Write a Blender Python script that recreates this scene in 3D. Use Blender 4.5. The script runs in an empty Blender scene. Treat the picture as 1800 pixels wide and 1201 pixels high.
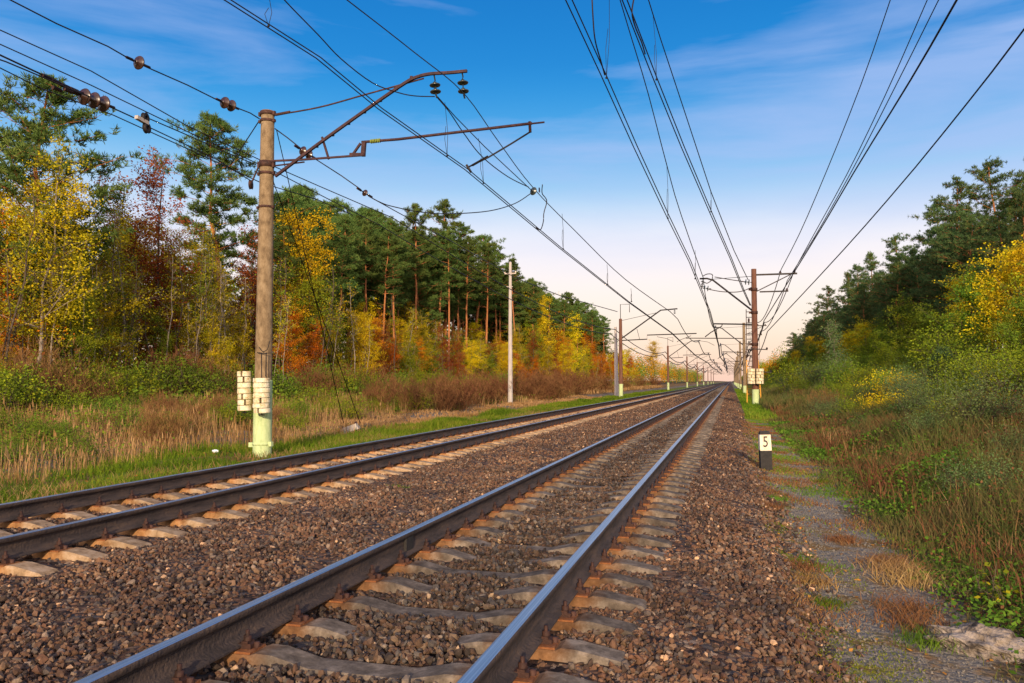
import bpy, math, random
import numpy as np
from mathutils import Vector, Matrix, Euler

rad = math.radians
sc = bpy.context.scene
COL = sc.collection

# ------------------------------------------------------------------ camera
CAM_Z = 1.295
cam_d = bpy.data.cameras.new('camera'); cam = bpy.data.objects.new('camera', cam_d); COL.objects.link(cam)
cam.location = (0, 0, CAM_Z)
cam.rotation_euler = Euler((rad(90 + 2.84), 0, rad(15.35)), 'XYZ')
cam_d.sensor_width = 36; cam_d.lens = 28.0; cam_d.clip_start = 0.05; cam_d.clip_end = 6000
sc.camera = cam
R = cam.rotation_euler.to_matrix()

def ray(px, py):
    return R @ Vector(((px - 900) / 1400, -(py - 600.5) / 1400, -1))
def onY(px, py, Y):
    d = ray(px, py); t = Y / d.y
    return Vector((d.x * t, Y, CAM_Z + d.z * t))
def onX(px, py, X):
    d = ray(px, py); t = X / d.x
    return Vector((X, d.y * t, CAM_Z + d.z * t))
def Yof(px, X):
    """forward distance at which the lateral position X is seen at image column px"""
    return onX(px, 650, X).y

# ------------------------------------------------------------------ world, sun, exposure
SUN_EL, SUN_AZ = rad(15), rad(167)          # azimuth clockwise from +Y: behind the camera, a little to the right
w = bpy.data.worlds.new('World'); sc.world = w; w.use_nodes = True
nt = w.node_tree; N = nt.nodes; L = nt.links; N.clear()
wo = N.new('ShaderNodeOutputWorld'); bg = N.new('ShaderNodeBackground'); L.new(bg.outputs[0], wo.inputs[0])
sky = N.new('ShaderNodeTexSky'); sky.sky_type = 'NISHITA'; sky.sun_disc = False
sky.sun_elevation = SUN_EL; sky.sun_rotation = SUN_AZ
def srgb(r, g, b):
    f = lambda c: ((c / 255 + 0.055) / 1.055) ** 2.4 if c > 10 else c / 255 / 12.92
    return (f(r), f(g), f(b), 1)
tc = N.new('ShaderNodeTexCoord'); sx = N.new('ShaderNodeSeparateXYZ'); L.new(tc.outputs['Generated'], sx.inputs[0])
rp = N.new('ShaderNodeValToRGB'); L.new(sx.outputs['Z'], rp.inputs[0]); rp.color_ramp.interpolation = 'B_SPLINE'
stops = [(0.0, (250, 206, 188)), (0.035, (254, 221, 194)), (0.08, (254, 238, 222)), (0.135, (255, 243, 244)),
         (0.185, (232, 234, 248)), (0.235, (150, 203, 242)), (0.30, (58, 164, 230)), (0.375, (0, 132, 214)), (0.5, (0, 110, 192)), (1.0, (30, 95, 165))]
els = rp.color_ramp.elements
els[0].position = 0; els[0].color = srgb(*stops[0][1]); els[1].position = 1; els[1].color = srgb(*stops[-1][1])
for p, c in stops[1:-1]:
    e = els.new(p); e.color = srgb(*c)
# thin veils of high cloud, stretched along the horizon
mp = N.new('ShaderNodeMapping'); mp.inputs['Scale'].default_value = (1.1, 1.1, 7.0); mp.inputs['Rotation'].default_value = (0.10, -0.16, 0.3)
L.new(tc.outputs['Generated'], mp.inputs[0])
ns = N.new('ShaderNodeTexNoise'); ns.inputs['Scale'].default_value = 1.7; ns.inputs['Detail'].default_value = 7; ns.inputs['Roughness'].default_value = 0.55
ns.inputs['Distortion'].default_value = 0.35
L.new(mp.outputs[0], ns.inputs[0])
cr = N.new('ShaderNodeValToRGB'); cr.color_ramp.elements[0].position = 0.40; cr.color_ramp.elements[1].position = 0.64
cr.color_ramp.elements[1].color = (0.66, 0.66, 0.66, 1); L.new(ns.outputs['Fac'], cr.inputs[0])
mx = N.new('ShaderNodeMix'); mx.data_type = 'RGBA'; hz = N.new('ShaderNodeMapRange'); L.new(sx.outputs['Z'], hz.inputs[0]); hz.inputs['From Min'].default_value = 0.12; hz.inputs['From Max'].default_value = 0.26
hm = N.new('ShaderNodeMath'); hm.operation = 'MULTIPLY'; L.new(cr.outputs[0], hm.inputs[0]); L.new(hz.outputs[0], hm.inputs[1]); L.new(hm.outputs[0], mx.inputs['Factor'])
L.new(rp.outputs[0], mx.inputs['A']); mx.inputs['B'].default_value = srgb(172, 194, 242)
sm = N.new('ShaderNodeMix'); sm.data_type = 'RGBA'; sm.blend_type = 'MULTIPLY'; sm.inputs['Factor'].default_value = 1
L.new(sky.outputs[0], sm.inputs['A']); sm.inputs['B'].default_value = (0.10, 0.10, 0.10, 1)
fm = N.new('ShaderNodeMix'); fm.data_type = 'RGBA'; fm.inputs['Factor'].default_value = 0.08
L.new(mx.outputs['Result'], fm.inputs['A']); L.new(sm.outputs['Result'], fm.inputs['B'])
# bright warm evening sky round the low sun, behind the camera
vn = N.new('ShaderNodeVectorMath'); vn.operation = 'DOT_PRODUCT'; L.new(tc.outputs['Generated'], vn.inputs[0]); vn.inputs[1].default_value = (math.sin(SUN_AZ), math.cos(SUN_AZ), 0.22)
cl_ = N.new('ShaderNodeMath'); cl_.operation = 'MAXIMUM'; L.new(vn.outputs['Value'], cl_.inputs[0]); cl_.inputs[1].default_value = 0
pw = N.new('ShaderNodeMath'); pw.operation = 'POWER'; L.new(cl_.outputs[0], pw.inputs[0]); pw.inputs[1].default_value = 1.6
gl = N.new('ShaderNodeMix'); gl.data_type = 'RGBA'; gl.blend_type = 'ADD'; L.new(pw.outputs[0], gl.inputs['Factor']); L.new(fm.outputs['Result'], gl.inputs['A']); gl.inputs['B'].default_value = (1.7, 1.22, 0.84, 1)
L.new(gl.outputs['Result'], bg.inputs[0]); bg.inputs[1].default_value = 1.0

sd = bpy.data.lights.new('sun', 'SUN'); so = bpy.data.objects.new('sun', sd); COL.objects.link(so)
sd.energy = 4.6; sd.angle = rad(2.0); sd.color = (1.0, 0.78, 0.52)
tosun = Vector((math.sin(SUN_AZ) * math.cos(SUN_EL), math.cos(SUN_AZ) * math.cos(SUN_EL), math.sin(SUN_EL)))
so.rotation_euler = tosun.to_track_quat('Z', 'Y').to_euler()
sc.view_settings.view_transform = 'Standard'; sc.view_settings.look = 'None'
sc.view_settings.exposure = 0.12; sc.view_settings.gamma = 1
sc.render.film_transparent = False
try:
    sc.cycles.max_bounces = 6; sc.cycles.diffuse_bounces = 3; sc.cycles.transmission_bounces = 3; sc.cycles.glossy_bounces = 2
    sc.cycles.use_denoising = True
except Exception: pass

# ------------------------------------------------------------------ helpers
rng = np.random.default_rng(11)
random.seed(5)

def tag(o, label=None, cat=None, group=None, kind=None):
    if label: o['label'] = label
    if cat: o['category'] = cat
    if group: o['group'] = group
    if kind: o['kind'] = kind
    return o
def empty(name, loc=(0, 0, 0), rz=0):
    o = bpy.data.objects.new(name, None); o.location = loc; o.rotation_euler = (0, 0, rz)
    o.empty_display_size = 0.2; COL.objects.link(o); return o
def copy_tree(o, parent=None):
    c = o.copy(); COL.objects.link(c)
    if parent is not None: c.parent = parent
    for ch in KIDS.get(o.name, []): copy_tree(ch, c)
    return c
KIDS = {}

class MB:
    """collects geometry, then links it as ONE mesh object"""
    def __init__(s): s.V = []; s.F = []; s.M = []; s.n = 0; s.smooth = []
    def add(s, v, f, m=0, smooth=False):
        v = np.asarray(v, dtype=np.float64).reshape(-1, 3); f = np.asarray(f, dtype=np.int64)
        s.V.append(v); s.F.append(f + s.n); s.M.append(np.full(len(f), m)); s.smooth.append(np.full(len(f), smooth)); s.n += len(v)
    def box(s, lo, hi, m=0, mat=None):
        x0, y0, z0 = lo; x1, y1, z1 = hi
        v = np.array([(x0,y0,z0),(x1,y0,z0),(x1,y1,z0),(x0,y1,z0),(x0,y0,z1),(x1,y0,z1),(x1,y1,z1),(x0,y1,z1)], float)
        if mat is not None: v = np.array([tuple(mat @ Vector(p)) for p in v])
        s.add(v, [(0,3,2,1),(4,5,6,7),(0,1,5,4),(1,2,6,5),(2,3,7,6),(3,0,4,7)], m)
    def tube(s, pts, r, n=6, m=0, cap=True, smooth=True):
        pts = np.array([tuple(p) for p in pts], float); k = len(pts)
        r = np.broadcast_to(np.asarray(r, float), (k,))
        t = np.gradient(pts, axis=0); t /= np.linalg.norm(t, axis=1)[:, None] + 1e-12
        ref = np.array([0, 0, 1.0]) if abs(t[:, 2]).mean() < 0.8 else np.array([1.0, 0, 0])
        a = np.cross(t, ref); a /= np.linalg.norm(a, axis=1)[:, None] + 1e-12; b = np.cross(t, a)
        ang = np.arange(n) * 2 * math.pi / n + (math.pi / 4 if n == 4 else 0)
        ring = pts[:, None, :] + r[:, None, None] * (np.cos(ang)[None, :, None] * a[:, None, :] + np.sin(ang)[None, :, None] * b[:, None, :])
        i = np.arange(k - 1)[:, None] * n; j = np.arange(n)[None, :]; j2 = (j + 1) % n
        f = np.stack([i + j, i + j2, i + n + j2, i + n + j], -1).reshape(-1, 4)
        s.add(ring.reshape(-1, 3), f, m, smooth)
        if cap:
            o = s.n - k * n
            for base in (0, (k - 1) * n):
                if n == 4: s.F.append(np.array([[o + base + q for q in range(4)]])); s.M.append([m]); s.smooth.append([False])
                else:
                    q = [[o + base, o + base + x, o + base + x + 1] for x in range(1, n - 1)]
                    s.F.append(np.array(q)); s.M.append(np.full(len(q), m)); s.smooth.append(np.full(len(q), False))
    def bar(s, p0, p1, wd, ht, m=0):
        p0, p1 = Vector(p0), Vector(p1); d = (p1 - p0); ln = d.length
        q = d.to_track_quat('X', 'Z').to_matrix().to_4x4(); q.translation = p0
        s.box((0, -wd / 2, -ht / 2), (ln, wd / 2, ht / 2), m, q)
    def lathe(s, prof, c=(0, 0, 0), axis=None, n=16, m=0):
        """prof: (radius, height) pairs"""
        k = len(prof); ang = np.arange(n) * 2 * math.pi / n
        v = np.array([[(r * math.cos(a), r * math.sin(a), h) for a in ang] for r, h in prof]).reshape(-1, 3)
        if axis is not None:
            q = np.array(Vector(axis).to_track_quat('Z', 'Y').to_matrix()); v = v @ q.T
        v = v + np.array(tuple(c))
        i = np.arange(k - 1)[:, None] * n; j = np.arange(n)[None, :]; j2 = (j + 1) % n
        s.add(v, np.stack([i + j, i + j2, i + n + j2, i + n + j], -1).reshape(-1, 4), m, True)
    def mesh(s, name, mats):
        V = np.concatenate(s.V); me = bpy.data.meshes.new(name)
        counts = np.concatenate([np.full(len(f), np.asarray(f).shape[1]) for f in s.F]); loops = np.concatenate([np.asarray(f).ravel() for f in s.F])
        me.vertices.add(len(V)); me.vertices.foreach_set('co', V.ravel())
        me.loops.add(len(loops)); me.loops.foreach_set('vertex_index', loops.astype(np.int32))
        me.polygons.add(len(counts))
        st = np.zeros(len(counts), np.int32); st[1:] = np.cumsum(counts)[:-1]
        me.polygons.foreach_set('loop_start', st); me.polygons.foreach_set('loop_total', counts.astype(np.int32))
        me.polygons.foreach_set('material_index', np.concatenate([np.asarray(x) for x in s.M]).astype(np.int32))
        me.polygons.foreach_set('use_smooth', np.concatenate([np.asarray(x) for x in s.smooth]).astype(bool))
        for mt in (mats if isinstance(mats, (list, tuple)) else [mats]): me.materials.append(mt)
        me.update(calc_edges=True); me.validate(); return me
    def build(s, name, mats, parent=None):
        o = bpy.data.objects.new(name, s.mesh(name, mats)); COL.objects.link(o)
        if parent is not None:
            o.parent = parent; KIDS.setdefault(parent.name, []).append(o)
        return o

# ------------------------------------------------------------------ materials
def newmat(name):
    m = bpy.data.materials.new(name); m.use_nodes = True; m.node_tree.nodes.clear(); return m, m.node_tree.nodes, m.node_tree.links
def ramp(N, cols, pos=None, interp='LINEAR'):
    r = N.new('ShaderNodeValToRGB'); r.color_ramp.interpolation = interp; e = r.color_ramp.elements
    pos = pos or [i / max(1, len(cols) - 1) for i in range(len(cols))]
    e[0].position = pos[0]; e[0].color = (*cols[0], 1); e[1].position = pos[-1]; e[1].color = (*cols[-1], 1)
    for p, c in zip(pos[1:-1], cols[1:-1]): x = e.new(p); x.color = (*c, 1)
    return r
def surf(name, cols, scale=8, detail=6, rough=0.85, metal=0, bump=0.3, bump_scale=None, streak=None, spec=0.3, coords='Object', pos=None):
    """weathered surface: noise driven colour variation plus bump"""
    m, N, L = newmat(name)
    out = N.new('ShaderNodeOutputMaterial'); b = N.new('ShaderNodeBsdfPrincipled'); L.new(b.outputs[0], out.inputs[0])
    tc = N.new('ShaderNodeTexCoord'); mp = N.new('ShaderNodeMapping'); L.new(tc.outputs[coords], mp.inputs[0])
    if streak: mp.inputs['Scale'].default_value = streak
    n = N.new('ShaderNodeTexNoise'); n.inputs['Scale'].default_value = scale; n.inputs['Detail'].default_value = detail; n.inputs['Roughness'].default_value = 0.65
    L.new(mp.outputs[0], n.inputs[0])
    r = ramp(N, cols, pos or [0.3 + 0.4 * i / max(1, len(cols) - 1) for i in range(len(cols))]); L.new(n.outputs['Fac'], r.inputs[0]); L.new(r.outputs[0], b.inputs['Base Color'])
    b.inputs['Roughness'].default_value = rough; b.inputs['Metallic'].default_value = metal; b.inputs['Specular IOR Level'].default_value = spec
    n2 = N.new('ShaderNodeTexNoise'); n2.inputs['Scale'].default_value = bump_scale or scale * 5; n2.inputs['Detail'].default_value = 4; L.new(tc.outputs[coords], n2.inputs[0])
    bp = N.new('ShaderNodeBump'); bp.inputs['Strength'].default_value = bump; bp.inputs['Distance'].default_value = 0.02; L.new(n2.outputs['Fac'], bp.inputs['Height']); L.new(bp.outputs[0], b.inputs['Normal'])
    return m
def leafy(name, cols, trans=0.28, pos=None, vary=0.22, clump=None, rough=0.6):
    """leaves or blades: each island takes its own colour; clumps lean one way or the other"""
    m, N, L = newmat(name)
    out = N.new('ShaderNodeOutputMaterial'); g = N.new('ShaderNodeNewGeometry'); oi = N.new('ShaderNodeObjectInfo')
    a = N.new('ShaderNodeMath'); a.operation = 'MULTIPLY_ADD'; L.new(g.outputs['Random Per Island'], a.inputs[0]); a.inputs[1].default_value = 0.38
    tc = N.new('ShaderNodeTexCoord'); n = N.new('ShaderNodeTexNoise'); n.inputs['Scale'].default_value = clump or 0.6; n.inputs['Detail'].default_value = 2
    L.new(tc.outputs['Object'], n.inputs[0])
    s2 = N.new('ShaderNodeMath'); s2.operation = 'MULTIPLY_ADD'; L.new(n.outputs['Fac'], s2.inputs[0]); s2.inputs[1].default_value = 1.6; s2.inputs[2].default_value = -0.50
    L.new(s2.outputs[0], a.inputs[2])
    r = ramp(N, cols, pos); L.new(a.outputs[0], r.inputs[0])
    hs = N.new('ShaderNodeHueSaturation'); mr = N.new('ShaderNodeMapRange'); L.new(oi.outputs['Random'], mr.inputs[0])
    mr.inputs['To Min'].default_value = 1 - vary; mr.inputs['To Max'].default_value = 1 + vary; L.new(mr.outputs[0], hs.inputs['Value'])
    mr2 = N.new('ShaderNodeMapRange'); L.new(oi.outputs['Random'], mr2.inputs[0]); mr2.inputs['To Min'].default_value = 0.482; mr2.inputs['To Max'].default_value = 0.515; L.new(mr2.outputs[0], hs.inputs['Hue'])
    L.new(r.outputs[0], hs.inputs['Color'])
    d = N.new('ShaderNodeBsdfDiffuse'); t = N.new('ShaderNodeBsdfTranslucent'); mx = N.new('ShaderNodeMixShader'); mx.inputs[0].default_value = trans
    L.new(hs.outputs[0], d.inputs[0]); L.new(hs.outputs[0], t.inputs[0]); L.new(d.outputs[0], mx.inputs[1]); L.new(t.outputs[0], mx.inputs[2]); L.new(mx.outputs[0], out.inputs[0])
    return m

M = {}
M['concrete'] = surf('aged_concrete', [(0.10, 0.065, 0.035), (0.21, 0.145, 0.08), (0.29, 0.21, 0.125)], 4, 8, 0.9, bump=0.5, bump_scale=30, streak=(2.2, 2.2, 1.1))
M['pale_concrete'] = surf('pale_concrete', [(0.34, 0.29, 0.25), (0.5, 0.44, 0.38)], 3, 6, 0.9, streak=(5, 5, 0.6))
M['rust_concrete'] = surf('rust_stained_concrete', [(0.07, 0.028, 0.018), (0.14, 0.06, 0.035), (0.19, 0.10, 0.065)], 2.5, 6, 0.9, streak=(5, 5, 0.4))
M['green_paint'] = surf('pale_green_paint', [(0.20, 0.24, 0.13), (0.40, 0.50, 0.24), (0.50, 0.58, 0.30)], 5, 9, 0.8, bump=0.5, pos=[.28, .4, .6], streak=(3, 3, 0.8))
M['weight'] = surf('chalky_yellow_white', [(0.34, 0.20, 0.07), (0.62, 0.52, 0.32), (0.72, 0.67, 0.52)], 9, 8, 0.85, bump=0.7, pos=[0.30, 0.45, 0.62])
M['rusty'] = surf('dark_rusted_steel', [(0.025, 0.014, 0.012), (0.06, 0.027, 0.02), (0.105, 0.048, 0.032)], 9, 6, 0.7, metal=0.2)
M['maroon'] = surf('maroon_painted_steel', [(0.022, 0.010, 0.013), (0.042, 0.017, 0.019), (0.07, 0.03, 0.026)], 6, 5, 0.6, metal=0.1)
M['dark'] = surf('dark_steel', [(0.018, 0.016, 0.016), (0.04, 0.032, 0.03)], 10, 4, 0.6, metal=0.5)
M['wire'] = surf('dull_copper_wire', [(0.02, 0.015, 0.014), (0.045, 0.03, 0.026)], 5, 2, 0.6, metal=0.5, bump=0)
M['porcelain'] = surf('brown_glazed_porcelain', [(0.022, 0.010, 0.008), (0.065, 0.028, 0.018)], 20, 3, 0.25, spec=0.6, bump=0.05)
M['glassy'] = surf('dark_glass_insulator', [(0.02, 0.03, 0.03), (0.05, 0.06, 0.055)], 20, 3, 0.2, spec=0.6, bump=0.05)
M['ins_green'] = surf('yellow_green_insulator', [(0.20, 0.26, 0.03), (0.3, 0.36, 0.05)], 20, 3, 0.4, bump=0.05)
M['ladder'] = surf('orange_yellow_paint', [(0.55, 0.25, 0.03), (0.7, 0.36, 0.05)], 8, 5, 0.7)
M['white'] = surf('warm_white_paint', [(0.40, 0.30, 0.20), (0.66, 0.56, 0.42), (0.76, 0.68, 0.54)], 16, 8, 0.85, pos=[0.3, 0.42, 0.6])
M['black'] = surf('dull_black_paint', [(0.018, 0.016, 0.016), (0.04, 0.035, 0.032)], 14, 6, 0.8)
M['bark'] = surf('grey_brown_bark', [(0.035, 0.026, 0.018), (0.09, 0.065, 0.045), (0.15, 0.115, 0.085)], 6, 6, 0.95, bump=0.8, bump_scale=25, streak=(5, 5, 0.8))
M['palebark'] = surf('pale_grey_bark', [(0.13, 0.10, 0.07), (0.26, 0.21, 0.16), (0.36, 0.30, 0.24)], 6, 6, 0.95, bump=0.6, bump_scale=25, streak=(5, 5, 0.8))
# pine bark: grey brown plates low down, flaking orange higher up, as Scots pines really are
def pinebark():
    m, N, L = newmat('pine_bark'); out = N.new('ShaderNodeOutputMaterial'); b = N.new('ShaderNodeBsdfPrincipled'); L.new(b.outputs[0], out.inputs[0])
    tc = N.new('ShaderNodeTexCoord'); s = N.new('ShaderNodeSeparateXYZ'); L.new(tc.outputs['Object'], s.inputs[0])
    n = N.new('ShaderNodeTexNoise'); n.inputs['Scale'].default_value = 3; n.inputs['Detail'].default_value = 6
    mp = N.new('ShaderNodeMapping'); mp.inputs['Scale'].default_value = (3, 3, 0.8); L.new(tc.outputs['Object'], mp.inputs[0]); L.new(mp.outputs[0], n.inputs[0])
    lo = ramp(N, [(0.05, 0.035, 0.028), (0.14, 0.10, 0.08)], [0.35, 0.65]); hi = ramp(N, [(0.26, 0.09, 0.035), (0.46, 0.19, 0.075)], [0.35, 0.65])
    L.new(n.outputs['Fac'], lo.inputs[0]); L.new(n.outputs['Fac'], hi.inputs[0])
    a = N.new('ShaderNodeMath'); a.operation = 'MULTIPLY_ADD'; L.new(n.outputs['Fac'], a.inputs[0]); a.inputs[1].default_value = 6; L.new(s.outputs['Z'], a.inputs[2])
    mr = N.new('ShaderNodeMapRange'); L.new(a.outputs[0], mr.inputs[0]); mr.inputs['From Min'].default_value = 5.0; mr.inputs['From Max'].default_value = 10.0
    mx = N.new('ShaderNodeMix'); mx.data_type = 'RGBA'; L.new(mr.outputs[0], mx.inputs['Factor']); L.new(lo.outputs[0], mx.inputs['A']); L.new(hi.outputs[0], mx.inputs['B'])
    L.new(mx.outputs['Result'], b.inputs['Base Color']); b.inputs['Roughness'].default_value = 0.95; b.inputs['Specular IOR Level'].default_value = 0.1
    bp = N.new('ShaderNodeBump'); bp.inputs['Strength'].default_value = 0.8; bp.inputs['Distance'].default_value = 0.05; L.new(n.outputs['Fac'], bp.inputs['Height']); L.new(bp.outputs[0], b.inputs['Normal'])
    return m
M['pinebark'] = pinebark()
M['needles'] = leafy('pine_needles', [(0.040, 0.080, 0.022), (0.090, 0.145, 0.036), (0.17, 0.22, 0.05)], 0.15)
M['needles_dark'] = leafy('blue_green_needles', [(0.032, 0.072, 0.030), (0.080, 0.130, 0.044), (0.15, 0.20, 0.055)], 0.15)
M['yellow'] = leafy('yellow_leaves', [(0.15, 0.18, 0.014), (0.34, 0.29, 0.014), (0.56, 0.42, 0.016), (0.58, 0.30, 0.014)])
M['gold'] = leafy('golden_leaves', [(0.42, 0.36, 0.012), (0.72, 0.54, 0.014), (0.74, 0.44, 0.014)])
M['orange'] = leafy('orange_leaves', [(0.36, 0.22, 0.014), (0.58, 0.20, 0.012), (0.50, 0.11, 0.012)])
M['red'] = leafy('red_leaves', [(0.30, 0.12, 0.02), (0.28, 0.045, 0.025), (0.17, 0.025, 0.02)])
M['rust'] = leafy('rust_brown_leaves', [(0.28, 0.12, 0.02), (0.32, 0.09, 0.02), (0.16, 0.05, 0.018)])
M['olive'] = leafy('olive_yellow_leaves', [(0.09, 0.15, 0.015), (0.20, 0.25, 0.018), (0.40, 0.36, 0.018)])
M['green'] = leafy('green_leaves', [(0.06, 0.12, 0.016), (0.14, 0.22, 0.022), (0.28, 0.31, 0.026)])
M['bluegreen'] = leafy('grey_green_leaves', [(0.06, 0.11, 0.035), (0.14, 0.21, 0.07), (0.24, 0.28, 0.08)])
M['twig'] = leafy('reddish_brown_twigs', [(0.10, 0.045, 0.022), (0.20, 0.095, 0.042), (0.28, 0.17, 0.06)], 0.1, clump=1.2)
M['grass'] = leafy('green_grass', [(0.05, 0.11, 0.012), (0.14, 0.23, 0.016), (0.32, 0.31, 0.045)], 0.4, clump=0.5)
M['drygrass'] = leafy('dry_tan_grass', [(0.13, 0.10, 0.02), (0.34, 0.20, 0.07), (0.52, 0.34, 0.15), (0.30, 0.14, 0.05)], 0.3, clump=0.35)
M['weeds'] = leafy('dull_weeds', [(0.04, 0.065, 0.02), (0.11, 0.14, 0.035), (0.19, 0.14, 0.055), (0.09, 0.15, 0.03)], 0.3, clump=1.0)
M['cover'] = leafy('leafy_ground_cover', [(0.05, 0.11, 0.018), (0.12, 0.24, 0.025), (0.24, 0.36, 0.035)], 0.3, clump=1.3)
M['amber'] = leafy('amber_tufts', [(0.16, 0.09, 0.035), (0.32, 0.16, 0.06), (0.36, 0.26, 0.11)], 0.3, clump=1.3)
M['litter'] = leafy('fallen_leaves', [(0.35, 0.2, 0.04), (0.5, 0.24, 0.04), (0.24, 0.09, 0.03)], 0.1)

def stonemat():
    m, N, L = newmat('crushed_stone'); out = N.new('ShaderNodeOutputMaterial'); b = N.new('ShaderNodeBsdfPrincipled'); L.new(b.outputs[0], out.inputs[0])
    g = N.new('ShaderNodeNewGeometry')
    r = ramp(N, [(0.045, 0.032, 0.025), (0.10, 0.060, 0.038), (0.14, 0.085, 0.054), (0.095, 0.080, 0.070), (0.17, 0.115, 0.075), (0.105, 0.058, 0.036), (0.22, 0.175, 0.135), (0.46, 0.32, 0.20)],
             [0, 0.20, 0.38, 0.52, 0.68, 0.80, 0.94, 0.988], 'CONSTANT')
    L.new(g.outputs['Random Per Island'], r.inputs[0])
    tc = N.new('ShaderNodeTexCoord'); n = N.new('ShaderNodeTexNoise'); n.inputs['Scale'].default_value = 45; n.inputs['Detail'].default_value = 5; L.new(tc.outputs['Object'], n.inputs[0])
    n3 = N.new('ShaderNodeTexNoise'); n3.inputs['Scale'].default_value = 0.9; n3.inputs['Detail'].default_value = 3; L.new(tc.outputs['Object'], n3.inputs[0])
    rr = ramp(N, [(0.72, 0.70, 0.70), (1.35, 1.22, 1.12)], [0.3, 0.7]); L.new(n.outputs['Fac'], rr.inputs[0])
    r3 = ramp(N, [(0.72, 0.70, 0.70), (1.35, 1.25, 1.12)], [0.35, 0.65]); L.new(n3.outputs['Fac'], r3.inputs[0])
    mx = N.new('ShaderNodeMix'); mx.data_type = 'RGBA'; mx.blend_type = 'MULTIPLY'; mx.inputs['Factor'].default_value = 1; L.new(r.outputs[0], mx.inputs['A']); L.new(rr.outputs[0], mx.inputs['B'])
    m2 = N.new('ShaderNodeMix'); m2.data_type = 'RGBA'; m2.blend_type = 'MULTIPLY'; m2.inputs['Factor'].default_value = 1; L.new(mx.outputs['Result'], m2.inputs['A']); L.new(r3.outputs[0], m2.inputs['B'])
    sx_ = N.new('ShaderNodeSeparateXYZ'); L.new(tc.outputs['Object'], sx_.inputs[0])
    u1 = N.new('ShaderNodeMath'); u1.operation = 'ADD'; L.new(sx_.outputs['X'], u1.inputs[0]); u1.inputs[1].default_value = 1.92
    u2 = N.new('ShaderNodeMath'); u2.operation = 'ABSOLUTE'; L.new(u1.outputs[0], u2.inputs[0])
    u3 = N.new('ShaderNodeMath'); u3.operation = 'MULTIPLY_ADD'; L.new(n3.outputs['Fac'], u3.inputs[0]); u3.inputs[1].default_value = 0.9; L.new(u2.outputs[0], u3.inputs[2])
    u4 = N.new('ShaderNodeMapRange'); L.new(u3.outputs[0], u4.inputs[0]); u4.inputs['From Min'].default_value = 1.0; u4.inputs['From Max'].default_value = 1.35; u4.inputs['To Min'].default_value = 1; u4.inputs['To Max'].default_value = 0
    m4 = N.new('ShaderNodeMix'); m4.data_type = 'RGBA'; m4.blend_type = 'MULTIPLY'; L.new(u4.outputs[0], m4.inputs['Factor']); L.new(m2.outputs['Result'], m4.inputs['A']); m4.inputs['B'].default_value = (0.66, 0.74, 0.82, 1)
    L.new(m4.outputs['Result'], b.inputs['Base Color']); b.inputs['Roughness'].default_value = 0.85; b.inputs['Specular IOR Level'].default_value = 0.3
    bp = N.new('ShaderNodeBump'); bp.inputs['Strength'].default_value = 0.5; bp.inputs['Distance'].default_value = 0.006; L.new(n.outputs['Fac'], bp.inputs['Height']); L.new(bp.outputs[0], b.inputs['Normal'])
    return m
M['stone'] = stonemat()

def gravelmat():
    m = surf('grey_grit', [(0.08, 0.07, 0.058), (0.19, 0.165, 0.135), (0.31, 0.27, 0.22)], 60, 3, 0.9, bump=0.6)
    return m
M['grit'] = gravelmat()
M['gold_green'] = leafy('gold_and_green_leaves', [(0.30, 0.32, 0.018), (0.58, 0.44, 0.014), (0.66, 0.45, 0.014), (0.58, 0.32, 0.014)])

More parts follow.
